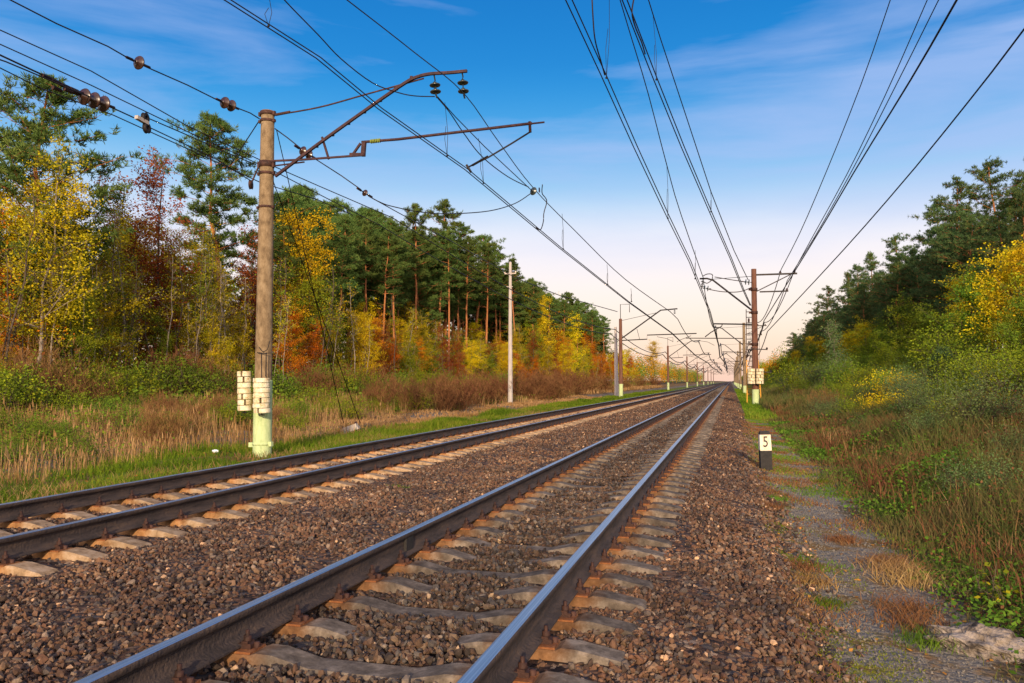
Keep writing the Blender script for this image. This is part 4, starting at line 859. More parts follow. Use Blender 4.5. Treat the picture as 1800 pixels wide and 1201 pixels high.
# ------------------------------------------------------------------ marker post
mk = onY(1345, 812, 16.6); zg_ = float(gz(mk.x, 16.6)); rt = empty('marker_post', (mk.x, 16.6, 0)); tag(rt, 'short black and white distance post with the number 5 beside the ballast', 'marker post')
H0, H1_, H2, H3 = zg_ - 0.1, onY(1345, 792, 16.5).z, onY(1345, 764, 16.5).z, onY(1345, 759, 16.5).z
rt.rotation_euler = (0.02, -0.035, 0.10)
def frust(z0, z1, w0, w1, d0, d1, y0=0):
    b = MB(); v = []
    for z, w_, d_ in ((z0, w0, d0), (z1, w1, d1)): v += [(-w_, -d_, z), (w_, -d_, z), (w_, d_, z), (-w_, d_, z)]
    b.add(v, [(0, 1, 5, 4), (1, 2, 6, 5), (2, 3, 7, 6), (3, 0, 4, 7), (4, 5, 6, 7), (3, 2, 1, 0)]); return b
frust(H0, H1_, 0.108, 0.108, 0.12, 0.12).build('base', M['black'], rt)
frust(H1_, H2, 0.110, 0.102, 0.122, 0.105).build('white_face', M['white'], rt)
frust(H2, H3, 0.102, 0.085, 0.105, 0.07).build('cap', M['black'], rt)
cu = bpy.data.curves.new('digit', 'FONT'); cu.body = '5'; cu.size = 0.30; cu.extrude = 0.003; cu.align_x = 'CENTER'; cu.align_y = 'CENTER'
tmp = bpy.data.objects.new('digit_tmp', cu); COL.objects.link(tmp); dg = bpy.context.evaluated_depsgraph_get(); me = bpy.data.meshes.new_from_object(tmp.evaluated_get(dg)); bpy.data.objects.remove(tmp)
do = bpy.data.objects.new('digit', me); COL.objects.link(do); do.parent = rt; me.materials.clear(); me.materials.append(M['black'])
do.scale = (0.72, 1, 1); do.location = (0.0, -0.1195, (H1_ + H2) / 2 + 0.01); do.rotation_euler = (rad(87), 0, 0)
# ------------------------------------------------------------------ foliage builders
def leafquads(mb, c, size, m=0, up=0.35, asp=0.62):
    n = len(c); size = np.broadcast_to(np.asarray(size, float), (n,))
    nrm = rng.normal(size=(n, 3)); nrm[:, 2] = np.abs(nrm[:, 2]) + up; nrm /= np.linalg.norm(nrm, axis=1)[:, None]
    a = np.cross(nrm, rng.normal(size=(n, 3))); a /= np.linalg.norm(a, axis=1)[:, None] + 1e-9; b = np.cross(nrm, a)
    l = size[:, None] * 0.5; w_ = l * asp
    v = np.stack([c - a * l, c + b * w_ - a * l * 0.15, c + a * l, c - b * w_ - a * l * 0.15], 1)
    mb.add(v.reshape(-1, 3), np.arange(4 * n).reshape(-1, 4), m, False)
def blades(mb, x, y, z, h, w_, lean=0.35, m=0, tip=0.0):
    n = len(x); a = rng.uniform(0, 2 * math.pi, n); lx = rng.normal(0, lean, n) * h; ly = rng.normal(0, lean, n) * h
    dx = np.cos(a) * w_ / 2; dy = np.sin(a) * w_ / 2; O = np.zeros(n)
    p = np.stack([np.stack([x - dx, y - dy, z], -1), np.stack([x + dx, y + dy, z], -1),
                  np.stack([x + dx * .8 + lx * .35, y + dy * .8 + ly * .35, z + h * .55], -1), np.stack([x - dx * .8 + lx * .35, y - dy * .8 + ly * .35, z + h * .55], -1),
                  np.stack([x + lx, y + ly, z + h * 0.97], -1)], 1)
    base = np.arange(n)[:, None] * 5
    q = base + np.array([[0, 1, 2, 3]]); t = base + np.array([[3, 2, 4]])
    o = mb.n; mb.add(p.reshape(-1, 3), q, m, False); mb.F.append(t + o); mb.M.append(np.full(n, m)); mb.smooth.append(np.full(n, False))
def tufts(mb, c, d, L_, wd, k=9, spread=0.75, m=0):
    """needle tufts: k thin blades fanning out from each centre c around direction d"""
    n = len(c); dirs = d[:, None, :] + rng.normal(0, spread, (n, k, 3)); dirs /= np.linalg.norm(dirs, axis=2)[..., None]
    s = np.cross(dirs, rng.normal(size=(n, k, 3))); s /= np.linalg.norm(s, axis=2)[..., None] + 1e-9
    ln = (L_ * rng.uniform(0.6, 1.15, (n, k)))[..., None]; C0 = c[:, None, :]
    v = np.stack([C0 - s * wd * 0.4, C0 + s * wd * 0.4, C0 + dirs * ln * 0.65 + s * wd * 0.5, C0 + dirs * ln, C0 + dirs * ln * 0.65 - s * wd * 0.5], 2).reshape(-1, 3)
    f = np.arange(n * k)[:, None] * 5 + np.array([[0, 1, 2, 3, 4]]); mb.add(v, f, m, False)

def bend_line(p0, p1, k=6, wob=0.1):
    p0, p1 = np.array(p0, float), np.array(p1, float); t = np.linspace(0, 1, k)[:, None]
    o = np.cumsum(rng.normal(0, wob, (k, 3)), 0); o -= o[0]; o[:, 2] *= 0.3
    return p0 + (p1 - p0) * t + o

def broadleaf(name, leafm, barkm, H, Rc, base=0.22, nleaf=6000, ls=0.17, multi=1, limbs=26, gaps=0.55, top_sparse=0.5, tr=0.10):
    """slender forest-edge tree: wandering trunk, rising limbs, leaf clumps along the outer limbs"""
    root = empty(name, (0, -400, 0)); tk = MB(); cl = []; wts = []
    for s in range(multi):
        b0 = np.array([rng.normal(0, 0.25 * (multi > 1)), rng.normal(0, 0.25 * (multi > 1)), -0.4]); tp = np.array([rng.normal(0, 0.6 + 0.4 * (multi > 1)), rng.normal(0, 0.6 + 0.4 * (multi > 1)), H * (1 if s == 0 else rng.uniform(.7, .95))])
        T = bend_line(b0, tp, 9, 0.13); rr = np.linspace(tr, 0.015, 9); tk.tube(T, rr, 6)
        for q in range(limbs // multi):
            u = base + (0.97 - base) * ((q + rng.random()) / (limbs // multi)); P = T[0] + 0; i = u * 8; a = int(i); P = T[a] + (T[min(8, a + 1)] - T[a]) * (i - a)
            az = rng.uniform(0, 2 * math.pi); prof_ = math.sin(min(1, (u - base) / (1 - base) * 1.25 + 0.28) * math.pi * 0.82) ** 0.8
            ln = Rc * max(0.22, prof_) * rng.uniform(0.6, 1.15); rise = ln * rng.uniform(0.25, 1.0)
            E = P + np.array([math.cos(az) * ln, math.sin(az) * ln, rise]); B = bend_line(P, E, 5, ln * 0.05)
            r0 = max(0.010, tr * 0.42 * (1 - u)); tk.tube(B, np.linspace(r0, 0.006, 5), 4, cap=False)
            for z in range(6):
                t = rng.uniform(0.3, 1.0); S = B[int(t * 4)]; e2 = S + rng.normal(0, ln * 0.22 + 0.12, 3) + np.array([0, 0, 0.12])
                tk.tube([S, (S + e2) / 2 + rng.normal(0, 0.04, 3), e2], [0.007, 0.005, 0.003], 3, cap=False)
                k = rng.uniform(0.25, 1.0) * (1 - top_sparse * max(0, u - 0.6) / 0.4)
                if rng.random() < gaps: k *= 0.35
                cl.append((e2, 0.11 + 0.085 * ln)); wts.append(k)
                cl.append(((S + e2) / 2, 0.10 + 0.06 * ln)); wts.append(k * 0.7)
    wts = np.array(wts); wts /= wts.sum(); idx = rng.choice(len(cl), nleaf, p=wts); C = np.array([c[0] for c in cl])[idx]; s_ = np.array([c[1] for c in cl])[idx]
    pos = C + rng.normal(size=(nleaf, 3)) * s_[:, None] * np.array([1, 1, 0.55]); pos = pos[pos[:, 2] > 0.15]
    tk.build('trunk', M[barkm], root); lf = MB(); leafquads(lf, pos, ls * rng.uniform(0.6, 1.25, len(pos))); lf.build('crown', M[leafm], root); return root

def pine(name, needm, H, Rc, base=0.5, nb=46, tw=0.17, per=26, kinky=0.16, dead=6, shape='scots'):
    root = empty(name, (0, -400, 0)); tk = MB(); T = bend_line((0, 0, -0.4), (rng.normal(0, 0.5), rng.normal(0, 0.5), H), 12, kinky); rr = np.interp(np.linspace(0, 1, 12), [0, 0.1, 1], [tw * 1.25, tw, 0.03]); tk.tube(T, rr, 8)
    def at(u): i = u * 11; a = min(10, int(i)); return T[a] + (T[a + 1] - T[a]) * (i - a)
    C = []; D = []
    for q in range(dead):
        u = rng.uniform(base * 0.45, base); az = rng.uniform(0, 6.28); P = at(u); ln = rng.uniform(0.5, 2.2); tk.tube(bend_line(P, P + np.array([math.cos(az) * ln, math.sin(az) * ln, rng.uniform(-.1, .6)]), 4, 0.08), [0.03, 0.02, 0.012, 0.006], 4)
    for q in range(nb):
        t = (q + rng.random()) / nb; u = base + (0.985 - base) * t; P = at(u); az = q * 2.4 + rng.normal(0, 0.5)
        f = (math.sin((0.22 + 0.78 * t) * math.pi) ** 0.6 if shape == 'scots' else (1 - t) ** 0.75 + 0.08)
        ln = Rc * max(0.16, f) * rng.uniform(0.55, 1.15); rise = ln * rng.uniform(-0.12, 0.45) + 0.2 * ln * t
        E = P + np.array([math.cos(az) * ln, math.sin(az) * ln, rise]); B = bend_line(P, E, 6, ln * 0.05); tk.tube(B, np.linspace(max(0.015, 0.06 * (1 - t)), 0.008, 6), 4, cap=False)
        for z in range(5):
            S = B[rng.integers(2, 6)]; e2 = S + np.array([rng.normal(0, ln * 0.22), rng.normal(0, ln * 0.22), abs(rng.normal(0, 0.18)) + 0.05]) + (E - P) * 0.12
            n = max(3, int(per / 5 * (0.4 + ln / Rc))); tt = rng.uniform(0.15, 1.05, n)[:, None]; c = S + (e2 - S) * tt + rng.normal(0, 0.16, (n, 3)) * np.array([1, 1, 0.6])
            C.append(c); d = np.tile((e2 - S) / (np.linalg.norm(e2 - S) + 1e-6) * 0.6 + np.array([0, 0, 0.5]), (n, 1)); D.append(d)
            tk.tube([S, e2], [0.014, 0.005], 3, cap=False)
    n = 10; C.append(at(0.985) + rng.normal(0, 0.18, (n, 3))); D.append(np.tile([0, 0, 1.0], (n, 1)))
    C = np.concatenate(C); D = np.concatenate(D); tk.build('trunk', M['pinebark'], root)
    cr_ = MB(); tufts(cr_, C, D, 0.33, 0.036, 11); cr_.build('crown', M[needm], root); return root

def bush(name, leafm, H, Rr, n, ls, stems=26, barkm='bark', twiggy=False):
    root = empty(name, (0, -400, 0)); st = MB(); C = []
    for q in range(stems):
        az = rng.uniform(0, 6.28); out = Rr * rng.uniform(0.15, 1) ** 0.8; E = np.array([math.cos(az) * out, math.sin(az) * out, H * (1 - 0.45 * (out / Rr) ** 2) * rng.uniform(0.75, 1.08)])
        B = bend_line((rng.normal(0, Rr * 0.2), rng.normal(0, Rr * 0.2), -0.15), E, 6, 0.04); st.tube(B, np.linspace(0.016, 0.004, 6), 4, cap=False)
        for z in range(5):
            S = B[rng.integers(2, 6)]; e2 = S + rng.normal(0, 0.17 * H + 0.05, 3) + np.array([0, 0, 0.12 * H]); st.tube([S, e2], [0.006, 0.002], 3, cap=False); C.append((S + e2) / 2); C.append(e2)
    C = np.array(C); st.build('stems', M[barkm], root); idx = rng.integers(0, len(C), n); pos = C[idx] + rng.normal(0, 0.09 * H + 0.03, (n, 3)); pos[:, 2] = np.abs(pos[:, 2])
    lf = MB()
    if twiggy: tufts(lf, pos, np.tile([0, 0, 1.3], (n, 1)), 0.32, 0.010, 5, 0.55)
    else: leafquads(lf, pos, ls * rng.uniform(0.6, 1.3, n))
    lf.build('foliage', M[leafm], root); return root

PR = {}
def proto(key, fn): PR[key] = [fn, True]; return fn
B_ = 'broadleaf_tree'
for key, lm, bm_, H, Rc, kw in (
    ('yel1', 'yellow', 'palebark', 11.5, 2.5, {}), ('yel2', 'yellow', 'bark', 9.5, 2.3, dict(multi=2)), ('oli1', 'olive', 'bark', 10.5, 2.6, {}), ('oli2', 'olive', 'palebark', 8.0, 2.2, dict(multi=2)),
    ('ora1', 'orange', 'bark', 10.0, 2.3, {}), ('ora2', 'orange', 'palebark', 8.5, 2.2, {}), ('red1', 'red', 'bark', 11.5, 1.9, dict(nleaf=3600, gaps=0.75)), ('rus1', 'rust', 'bark', 11.0, 2.2, dict(nleaf=4000, gaps=0.7)),
    ('rus2', 'rust', 'palebark', 8.5, 2.1, {}), ('gre1', 'green', 'bark', 7.5, 2.3, {}), ('gol1', 'gold', 'bark', 10.5, 2.9, dict(nleaf=8500, gaps=0.35)), ('thin', 'yellow', 'palebark', 12.0, 1.7, dict(nleaf=2200, gaps=0.8))):
    kw = dict(kw); kw['nleaf'] = int(kw.get('nleaf', 6500) * 1.7); kw['ls'] = 0.125; kw['limbs'] = 36; PR[key] = broadleaf(B_, lm, bm_, H, Rc, base=0.24, **kw)
PR['gnear'] = broadleaf(B_, 'gold_green', 'bark', 6.3, 2.5, base=0.08, nleaf=11000, ls=0.15, limbs=40, gaps=0.3, top_sparse=0.2)
PR['grnear'] = broadleaf(B_, 'green', 'bark', 5.6, 2.3, base=0.06, nleaf=9500, ls=0.14, limbs=38, gaps=0.35, top_sparse=0.2)
PR['olnear'] = broadleaf(B_, 'olive', 'bark', 4.2, 2.0, base=0.05, nleaf=7500, ls=0.13, limbs=34, multi=3, gaps=0.35, top_sparse=0.2, tr=0.06)
PR['birch'] = broadleaf('birch_sapling', 'bluegreen', 'palebark', 4.8, 1.1, base=0.08, nleaf=3800, ls=0.10, limbs=34, gaps=0.4, tr=0.04)
PR['pA'] = pine('pine_tree', 'needles', 16.0, 3.6, base=0.30, nb=76, tw=0.24, per=44)
PR['pB'] = pine('pine_tree', 'needles', 19.0, 2.8, base=0.50, nb=56, tw=0.22, per=46)
PR['pC'] = pine('pine_tree', 'needles', 21.5, 2.1, base=0.60, nb=46, tw=0.19, per=40, kinky=0.08)
PR['pD'] = pine('pine_tree', 'needles', 20.5, 2.0, base=0.66, nb=40, tw=0.18, per=40, kinky=0.08)
PR['pE'] = pine('pine_tree', 'needles_dark', 16.5, 3.4, base=0.16, nb=78, tw=0.2, per=34, dead=2)
PR['pF'] = pine('pine_tree', 'needles_dark', 15.0, 3.0, base=0.22, nb=70, tw=0.18, per=34, dead=2, shape='cone')
PR['pG'] = pine('pine_tree', 'needles_dark', 13.0, 2.6, base=0.45, nb=40, tw=0.15, per=30, dead=8)
PR['pS'] = pine('young_pine', 'needles_dark', 2.3, 0.95, base=0.05, nb=40, tw=0.04, per=22, dead=0, shape='cone', kinky=0.02)
PR['bBrown'] = bush('bare_shrub', 'twig', 1.7, 1.5, 900, 0.1, 46, 'twig', True)
PR['bBrown2'] = bush('bare_shrub', 'twig', 1.3, 1.3, 700, 0.1, 40, 'twig', True)
PR['bGreen'] = bush('leafy_shrub', 'green', 1.5, 1.4, 4200, 0.085, 34)
PR['bOlive'] = bush('leafy_shrub', 'olive', 1.6, 1.6, 4600, 0.085, 36)
PR['bGold'] = bush('leafy_shrub', 'gold', 1.35, 1.5, 3000, 0.10, 40)
PR['bGrey'] = bush('leafy_shrub', 'bluegreen', 1.7, 1.5, 5000, 0.07, 40)
fresh = {k: True for k in PR}
def plant(key, X, Y, s=1.0, label=None, cat=None, group=None, sz=None, rz=None):
    if fresh[key]: o = PR[key]; fresh[key] = False
    else: o = copy_tree(PR[key])
    o.location = (X, Y, float(gz(X, Y)) - 0.03); o.scale = (s, s, sz or s); o.rotation_euler = (random.uniform(-.02, .02), random.uniform(-.02, .02), random.uniform(0, 6.28) if rz is None else rz)
    c = 'tree' if key[0] != 'b' or key == 'birch' else 'shrub'
    if key == 'pS': c = 'tree'
    o['label'] = label; o['category'] = cat or c
    if group: o['group'] = group
    elif 'group' in o.keys(): del o['group']
    return o
DESC = {'yel1': 'slender yellow-leaved tree with pale trunk', 'yel2': 'twin-stemmed yellow-leaved tree', 'oli1': 'olive and yellow leaved tree', 'oli2': 'low twin-stemmed olive-yellow tree', 'ora1': 'orange-leaved tree with dark trunk',
        'ora2': 'low orange-leaved tree with pale trunk', 'red1': 'thin red-leaved maple', 'rus1': 'sparse rust-brown leaved tree', 'rus2': 'low rust-brown leaved tree', 'gre1': 'low green-leaved tree', 'gol1': 'dense golden-yellow tree', 'thin': 'nearly bare thin pale-stemmed tree',
        'pA': 'broad dark green pine', 'pB': 'tall pine with a rounded crown', 'pC': 'tall straight orange-trunked pine', 'pD': 'tall pine with a bare trunk and small top crown', 'pE': 'dense dark pine branched to the ground', 'pF': 'dense cone-shaped dark pine', 'pG': 'pine with bare orange trunk'}
def pxplant(key, px, topy, X, label, H0=None, **kw):
    """plant a tree where column px meets lateral offset X, scaled so its top reaches image row topy"""
    Y = Yof(px, X); top = onX(px, topy, X).z; h = top - float(gz(X, Y)); base_h = {'yel1': 11.9, 'gol1': 10.9, 'gnear': 6.6, 'grnear': 5.9, 'olnear': 4.5, 'birch': 5.0, 'pA': 16.3, 'pB': 19.3, 'pC': 21.8, 'pD': 20.8, 'pE': 16.8, 'pF': 15.3, 'pG': 13.3,
        'pS': 2.4, 'red1': 11.9, 'rus1': 11.4, 'ora1': 10.4, 'oli1': 10.9, 'thin': 12.4, 'yel2': 9.9, 'bGold': 1.5, 'bOlive': 1.7, 'bGrey': 1.8, 'bGreen': 1.6, 'bBrown': 1.9, 'bBrown2': 1.5}[key]
    return plant(key, X, Y, h / base_h, label, **kw)

# hero trees, left
pxplant('pA', 28, 92, -30, 'big broad pine at the far left edge of the picture')
pxplant('pB', 383, 198, -33, 'tall pine with split orange trunk just left of the near pole')
pxplant('pC', 728, 350, -32, 'left one of a pair of tall slim pines with bare orange trunks')
pxplant('pC', 762, 346, -33, 'right one of a pair of tall slim pines with bare orange trunks')
pxplant('pA', 565, 338, -40, 'bushy pine rising behind the yellow tree right of the near pole')
pxplant('pB', 610, 372, -37, 'pine between the near pole and the slim pine pair')
pxplant('pD', 808, 388, -33, 'bare-trunked pine right of the slim pine pair')
pxplant('pB', 835, 410, -36, 'rounded pine crown left of the slim concrete pole')
pxplant('pC', 878, 428, -34, 'pine topping out directly behind the slim concrete pole')
pxplant('pE', 915, 500, -38, 'pine low on the skyline right of the slim concrete pole')
pxplant('pB', 1000, 512, -36, 'tall dark pine above the orange trees in the middle distance')
pxplant('pB', 1028, 530, -36, 'pine with thick crown ending the tall stand in the distance')
pxplant('pC', 1052, 545, -37, 'last tall pine of the left stand before the second pole')
for px_, ty, k in ((503, 395, 'pD'), (585, 372, 'pC'), (640, 392, 'pD'), (668, 398, 'pC'), (695, 385, 'pD'), (788, 402, 'pD'), (820, 415, 'pC'), (852, 425, 'pD'), (905, 452, 'pD'), (930, 492, 'pC'), (962, 515, 'pD'), (990, 525, 'pD'), (1015, 528, 'pC'), (1040, 545, 'pD'), (1063, 555, 'pD')):
    pxplant(k, px_, ty, -30.3 - random.uniform(0, 1.5), 'slim bare-trunked pine in the front line of the tall left stand', group='slim pines of the left stand')
pxplant('gol1', 545, 372, -29.5, 'bright yellow tree right behind the near left pole')
pxplant('red1', 262, 268, -31, 'red-topped thin maple left of the tall split pine')
pxplant('rus1', 190, 290, -31, 'rust-brown topped tree at the left between pine and maple')
pxplant('yel1', 52, 235, -27.5, 'golden-leaved tree in front of the big left pine')
pxplant('oli1', 110, 330, -30, 'olive-yellow tree right of the big left pine')
pxplant('yel1', 320, 400, -29.5, 'yellow tree left of the split pine trunk')
pxplant('thin', 212, 330, -28.5, 'pale bare-stemmed tree standing forward in the left forest edge')
pxplant('rus1', 440, 400, -31, 'rust-red tree seen right beside the near left pole')
pxplant('gol1', 945, 520, -30.5, 'first golden tree right of the slim concrete pole')
pxplant('ora1', 985, 540, -30.5, 'glowing orange tree below the last tall pines')
pxplant('gol1', 1010, 550, -30.5, 'amber and gold tree in the middle distance below the pines')
pxplant('ora1', 1040, 565, -31, 'orange tree at the right end of the tall left stand')
pxplant('gol1', 1153, 600, -30, 'rounded golden tree left of the third left pole')
# forest rows, left
def g_(s): return s
keysF = ['yel1', 'yel2', 'oli1', 'oli2', 'ora1', 'ora2', 'rus1', 'rus2', 'red1', 'gre1', 'thin', 'gol1']
wF = np.array([3.4, 3.4, 2.8, 2.4, 1.6, 1.5, 1.3, 1.5, 0.8, 1.2, 1.8, 1.3]); wF /= wF.sum()
wFar = np.array([2, 2, 1.2, 1, 3, 2.5, 1.5, 1.2, 0.6, 0.8, 0.5, 3.0]); wFar /= wFar.sum()
for X0, step0, kind in ((-28.4, 3.4, 'u'), (-30.5, 2.7, 'd'), (-34, 3.4, 'm'), (-37, 4.2, 'p'), (-41, 5.5, 'p'), (-47, 9, 'p')):
    Y = Yof(-50, X0)
    while Y < 245:
        X = X0 + random.uniform(-1.3, 1.3); px_ = 1284 - 1400 * abs(X) / (0.964 * (Y * .964 + abs(X) * .265))
        far = px_ > 930; vfar = px_ > 1062
        if vfar and X0 < -38: break
        st = step0 * (1 if not far else 1.15) * (1 if Y < 170 else 1.4)
        if kind in ('u', 'd') or (kind == 'm' and random.random() < (0.75 if px_ < 470 else 0.3)) or (vfar and random.random() < .75) or (kind == 'p' and px_ < 470 and random.random() < 0.5):
            k = str(rng.choice(keysF, p=wFar if (far or (px_ > 500 and random.random() < .6)) else wF)); s = random.uniform(0.72, 1.0) if kind != 'u' else random.uniform(0.42, 0.62); s *= 0.78 if (560 < px_ < 930 and kind == 'd') else 1.0
            plant(k, X, Y, s, DESC[k] + (' along the front edge of the left forest' if X0 > -32 else ' inside the left forest behind the front row'), group='broadleaf trees of the left forest')
        else:
            k = random.choice(['pB', 'pC', 'pD', 'pA', 'pB']); top = (0.46 if 500 < px_ < 1062 else 0.25 if px_ <= 500 else 0.36) * abs(X) / .964 + 1.3
            s = top * random.uniform(0.86, 1.06) / {'pA': 16.3, 'pB': 19.3, 'pC': 21.8, 'pD': 20.8}[k]
            plant(k, X, Y, s, DESC[k] + ' deep inside the left forest', group='pines of the left forest')
        Y += st * random.uniform(0.7, 1.3)
PR['stem'] = broadleaf('sapling', 'yellow', 'palebark', 8.5, 0.9, base=0.5, nleaf=420, ls=0.12, limbs=12, gaps=0.6, tr=0.055); fresh['stem'] = True
PR['stem2'] = broadleaf('sapling', 'olive', 'bark', 9.5, 1.0, base=0.5, nleaf=420, ls=0.12, limbs=12, gaps=0.6, tr=0.07); fresh['stem2'] = True
for q_ in range(60):
    X = -27.5 - random.uniform(0, 1.6); Y = Yof(random.uniform(-30, 700), X); k = random.choice(['stem', 'stem2'])
    plant(k, X, Y, random.uniform(0.6, 1.0), 'bare slender %s stem at the front edge of the left forest' % ('pale' if k == 'stem' else 'dark'), 'sapling', 'slender saplings at the forest edge')
# hero trees, right
pxplant('pE', 1745, 268, 20, 'tallest dark pine on the right hillside')
pxplant('pE', 1700, 305, 21.5, 'tall pine just left of the tallest one on the right')
pxplant('pE', 1650, 345, 21, 'pine with a leaning tip on the right skyline')
pxplant('pB', 1810, 330, 20, 'pine cut off by the right edge of the picture')
pxplant('pE', 1578, 405, 20, 'pine crown standing alone on the right skyline')
pxplant('pF', 1545, 435, 20, 'pointed pine on the right skyline')
pxplant('pE', 1515, 460, 20, 'broad pine lower on the right skyline')
pxplant('pF', 1490, 472, 20, 'dark pine further down the right skyline')
pxplant('pE', 1462, 500, 19.5, 'dense pine near the bend of the right skyline')
pxplant('pE', 1440, 535, 19.5, 'rounded pine low on the right skyline')
pxplant('pF', 1395, 585, 18, 'last dark pine before the right treeline drops')
pxplant('pG', 1584, 462, 15.5, 'bare orange-trunked pine amid the right hillside')
pxplant('pG', 1562, 492, 15.5, 'second bare-trunked pine beside the orange-trunked one')
pxplant('gnear', 1770, 440, 12.6, 'bright golden-yellow tree at the right edge')
pxplant('gnear', 1830, 425, 13.5, 'yellow tree running out of the right edge')
pxplant('grnear', 1692, 478, 13.5, 'green tree left of the bright yellow one')
pxplant('grnear', 1640, 540, 12.5, 'rounded green tree in the middle of the right hillside')
pxplant('olnear', 1600, 552, 12.5, 'olive-green bushy tree on the right slope')
pxplant('birch', 1494, 562, 8.6, 'upright grey-green birch sapling on the right slope')
pxplant('olnear', 1535, 580, 11.5, 'yellowish bushy tree right of the birch sapling')
pxplant('gol1', 1425, 590, 14, 'yellow-green tree left of the birch sapling')
pxplant('pS', 1658, 622, 8.2, 'small dark bluish pine on the right slope')
pxplant('bGold', 1585, 660, 6.8, 'orange-yellow shrub in the middle of the right slope')
pxplant('bGold', 1620, 672, 7.4, 'second orange-yellow shrub adjoining on its right')
pxplant('bGrey', 1640, 650, 8.5, 'grey-green shrub above the orange-yellow one')
pxplant('bOlive', 1750, 690, 6.6, 'olive shrub near the right edge')
# rows, right
for X0, step0, kind in ((17.5, 3.4, 'p'), (21.5, 3.8, 'p'), (27, 6, 'P'), (14.3, 3.0, 'b'), (11.2, 3.4, 's')):
    Y = max(12, Yof(1860, X0))
    while Y < 245:
        X = X0 + random.uniform(-1.2, 1.2); px_ = 1284 + 1400 * X / (0.964 * (Y * .964 - X * .265)); vfar = px_ < 1395
        if kind in 'pP':
            k = random.choice(['pE', 'pF', 'pE', 'pG']) if not vfar else random.choice(['gre1', 'oli1', 'gol1', 'pF'])
            s = random.uniform(0.68, 0.86) * (0.82 if X0 < 19 else 1.0); s *= 0.6 if vfar else 1.0
            if vfar and k in ('gre1', 'oli1', 'gol1'): s *= 1.3
            plant(k, X, Y, s, DESC[k] + ' on the right hillside among its neighbours', group='trees of the right hillside')
        elif kind == 'b':
            k = str(rng.choice(['grnear', 'olnear', 'gnear', 'pF'], p=[.38, .34, .13, .15])); s = random.uniform(0.55, 0.88) * (0.35 if k == 'pF' else 1)
            plant(k, X, Y, s, {'grnear': 'rounded green tree', 'olnear': 'olive bushy tree', 'gnear': 'small golden tree', 'pF': 'small dark pine'}[k] + ' in the lower belt of the right hillside', group='small trees on the right slope')
        else:
            k = str(rng.choice(['olnear', 'grnear', 'bGreen', 'bOlive'], p=[.35, .25, .2, .2])); s = random.uniform(0.38, 0.58) if k in ('olnear', 'grnear') else random.uniform(0.8, 1.3)
            plant(k, X, Y, s, {'grnear': 'low green bushy tree', 'olnear': 'low olive bushy tree', 'bGreen': 'big green shrub', 'bOlive': 'big olive shrub'}[k] + ' on the right slope behind the shrubs', group='bushes on the right slope')
        Y += step0 * random.uniform(0.7, 1.3) * (1 if Y < 120 else 1.6)

# the forest beyond about 245 m reads as one mass on either side
mb = MB()
def far_mass(x0, x1, hs, n, y0, y1, ls, sgn):
    xc = rng.uniform(x0, x1, n); yc = y0 + (y1 - y0) * rng.random(n); hc = hs * rng.uniform(0.55, 1.0, n)
    per = 150; rr_ = rng.normal(size=(n, per, 3)); rr_ /= np.linalg.norm(rr_, axis=2)[..., None]; rr_ *= rng.random((n, per, 1)) ** 0.4
    P = np.stack([xc, yc, gz(xc, yc) + hc * 0.5], -1)[:, None, :] + rr_ * np.stack([hc * 0.22, hc * 0.22, hc * 0.5], -1)[:, None, :]
    return P.reshape(-1, 3)
for (x0, x1, hs) in ((-40, -28, 13.5), (11, 15, 5.5), (15, 26, 11)):
    P = far_mass(x0, x1, hs, 300, 240, 900, 1, 1); mi = rng.integers(0, 3, 1)
    k = rng.integers(0, 3, len(P) // 150).repeat(150)
    for q_ in range(3): leafquads(mb, P[k == q_], 0.5, q_)
tag(mb.build('distant_forest', [M['olive'], M['needles'], M['orange']]), 'far-off autumn woods on both sides running to the horizon', 'forest', kind='stuff')

mb = MB()   # shaded depth of the wood behind the counted trees
for (x0, x1, n, h, q_) in ((-60, -43, 30000, 11, 0), (-60, -40, 26000, 7, 1), (-44, -36, 9000, 3.2, 2), (27, 40, 9000, 9, 1)):
    x = rng.uniform(x0, x1, n); y = 20 + 230 * rng.random(n); leafquads(mb, np.stack([x, y, gz(x, y) + rng.random(n) * h], -1), 0.55 * rng.uniform(.5, 1.3, n), q_)
tag(mb.build('deep_forest', [M['olive'], M['needles_dark'], M['rust']]), 'dim depth of the woods seen between the trunks', 'forest', kind='stuff')
# ------------------------------------------------------------------ shrubs
for px_, ty, X, k in ((800, 662, -17, 'bBrown'), (835, 660, -17.5, 'bBrown'), (770, 668, -16.5, 'bBrown2'), (720, 672, -17, 'bBrown2'), (865, 662, -17.5, 'bBrown'), (930, 658, -17.5, 'bBrown'), (960, 655, -17.5, 'bBrown'), (985, 655, -18, 'bBrown'), (1008, 657, -18, 'bBrown'), (945, 665, -16.5, 'bBrown2'),
                      (975, 668, -16.8, 'bBrown2'), (1035, 660, -19, 'bBrown'), (1060, 662, -19, 'bBrown2'), (1100, 664, -19, 'bBrown2'), (680, 668, -19, 'bBrown2'), (1125, 662, -20, 'bBrown'), (1150, 664, -20, 'bBrown'), (900, 660, -19.5, 'bBrown')):
    pxplant(k, px_, ty, X, 'reddish-brown leafless shrub in the brush line beyond the left verge', group='brown shrubs left of the tracks')
